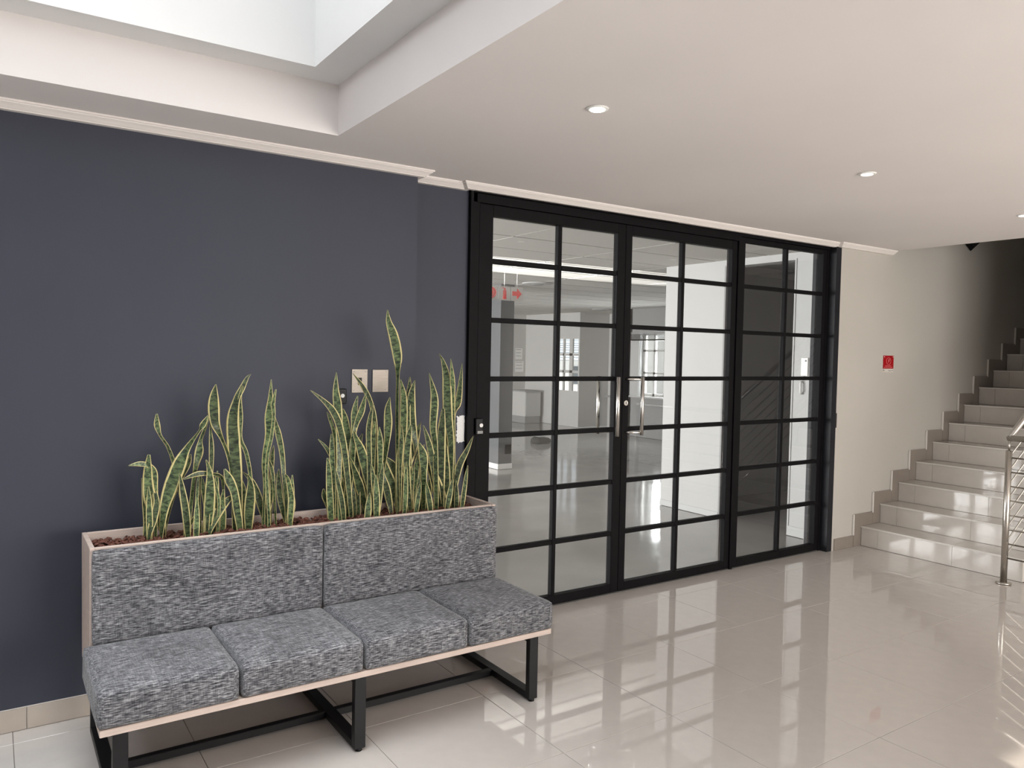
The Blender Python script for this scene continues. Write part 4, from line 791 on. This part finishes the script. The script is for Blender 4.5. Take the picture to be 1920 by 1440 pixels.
a0, a1, b0, b1 = cx(1.587), cx(1.673), cz(1.365), cz(1.478)
plate('blank_plate', 'plain brushed metal blanking plate without a switch', 'plate', a0, a1, b0, b1, [(a1 - .013, b1 - .012), (a1 - .013, b0 + .013), (a0 + .013, b1 - .012), (a0 + .013, b0 + .013)])
pb = thing('push_button', 'small black exit button with white dot on the charcoal wall', 'button', (cx(1.425), WB, cz(1.354)))
box('housing', cx(1.425) - .022, cx(1.425) + .022, WB - .018, WB, cz(1.354) - .045, cz(1.354) + .030, M_PLASTICB, pb, .003, 1)
tube('dot', [(cx(1.425), WB - .018, cz(1.354) - .004), (cx(1.425), WB - .021, cz(1.354) - .004)], .010, M_PLASTICW, pb, 16)
ds = thing('door_reader', 'small black entry reader with white dot on the door frame', 'reader', (2.335, 3.79, 1.15))
box('housing', 2.306, 2.356, 3.772, 3.7955, 1.102, 1.196, M_PLASTICB, ds, .004, 1)
tube('dot', [(2.342, 3.772, 1.156), (2.342, 3.768, 1.156)], .0115, M_PLASTICW, ds, 18)
box('label_strip', 2.318, 2.354, 3.7705, 3.772, 1.108, 1.124, M_OFFG, ds)

# red wall sign
rs = thing('red_safety_sign', 'small red safety sign with pale oval symbol on the cream wall', 'sign', (6.47, 3.735, 1.56))
SY = 3.735
box('sign_plate', 6.393, 6.552, SY - .004, SY, 1.509, 1.622, M_RED if False else mat('signal_red', (0.36, 0.004, 0.008), .35), rs)
M_PINK = mat('sign_print', (0.62, 0.16, 0.17), .5)
bm = bmesh.new()
bm_tube(bm, [(6.472 + .034 * math.cos(a * math.pi / 14), SY - .0045, 1.574 + .030 * math.sin(a * math.pi / 14)) for a in range(29)], .0020, 6)
finish(bm, 'oval_ring', M_PINK, rs)
bm = bmesh.new(); bm_prism(bm, [(6.458, 1.556), (6.470, 1.571), (6.462, 1.575), (6.476, 1.596), (6.486, 1.590), (6.480, 1.577), (6.487, 1.573)], 'y', SY - .0055, SY - .004)
finish(bm, 'bolt_symbol', M_PINK, rs)
box('text_line', 6.422, 6.515, SY - .0048, SY - .004, 1.530, 1.535, M_PINK, rs)
box('text_line', 6.402, 6.536, SY - .0048, SY - .004, 1.518, 1.523, M_PINK, rs)
for x in (6.404, 6.541):
    tube('screw', [(x, SY - .004, 1.611), (x, SY - .006, 1.611)], .004, M_PLASTICW, rs, 10)
box('caption_strip', 6.393, 6.552, SY - .002, SY, 1.478, 1.507, mat('caption_white', (.62, .58, .53), .5), rs)
for a, b, c in ((6.400, .014, .010), (6.478, .012, .006), (6.492, .030, .004), (6.532, .012, .008)):
    box('caption_mark', a, a + b, SY - .0026, SY - .002, 1.488, 1.488 + c, mat('caption_ink', (.16, .13, .13), .6), rs)

# dark wedge-shaped wall lamp in the stairwell
wl = thing('stairwell_wall_lamp', 'black faceted wall lamp high on the stairwell wall', 'lamp', (7.80, 3.735, 2.8))
bm = bmesh.new()
top = [bm.verts.new(p) for p in ((7.66, 3.735, 2.735), (7.80, 3.62, 2.735), (7.95, 3.735, 2.735))]
t2 = [bm.verts.new(p) for p in ((7.66, 3.735, 2.93), (7.80, 3.62, 2.93), (7.95, 3.735, 2.93))]
tip = bm.verts.new((7.80, 3.72, 2.645))
bm.faces.new((top[0], top[1], tip)); bm.faces.new((top[1], top[2], tip)); bm.faces.new((top[2], top[0], tip))
for a, b in ((0, 1), (1, 2), (2, 0)): bm.faces.new((top[a], t2[a], t2[b], top[b]))
bm.faces.new(t2)
finish(bm, 'shade', M_PLASTICB, wl)
box('wall_bracket', 7.74, 7.86, 3.725, 3.735, 2.95, 3.02, M_PLASTICB, wl)

# recessed downlights
for k, (x, y, lb, e) in enumerate(((1.940, 2.318, 'lit recessed downlight in the ceiling nearest the lightwell', 14.0), (3.688, 2.276, 'recessed downlight in the ceiling above the middle of the floor', 1.6), (5.465, 2.291, 'recessed downlight in the ceiling close to the staircase', 1.6))):
    d = thing('downlight', lb, 'downlight', (x, y, H), 'recessed ceiling downlights')
    tube('bezel', [(x, y, H - .0005), (x, y, H - .004), (x, y, H - .006)], [.044, .043, .036], M_PLASTICW, d, 30)
    tube('lens', [(x, y, H - .006), (x, y, H - .0085)], [.030, .027], mat('lamp_lens_%d' % k, (.9, .88, .84), .4, emit=((1, .93, .82), e)), d, 24)
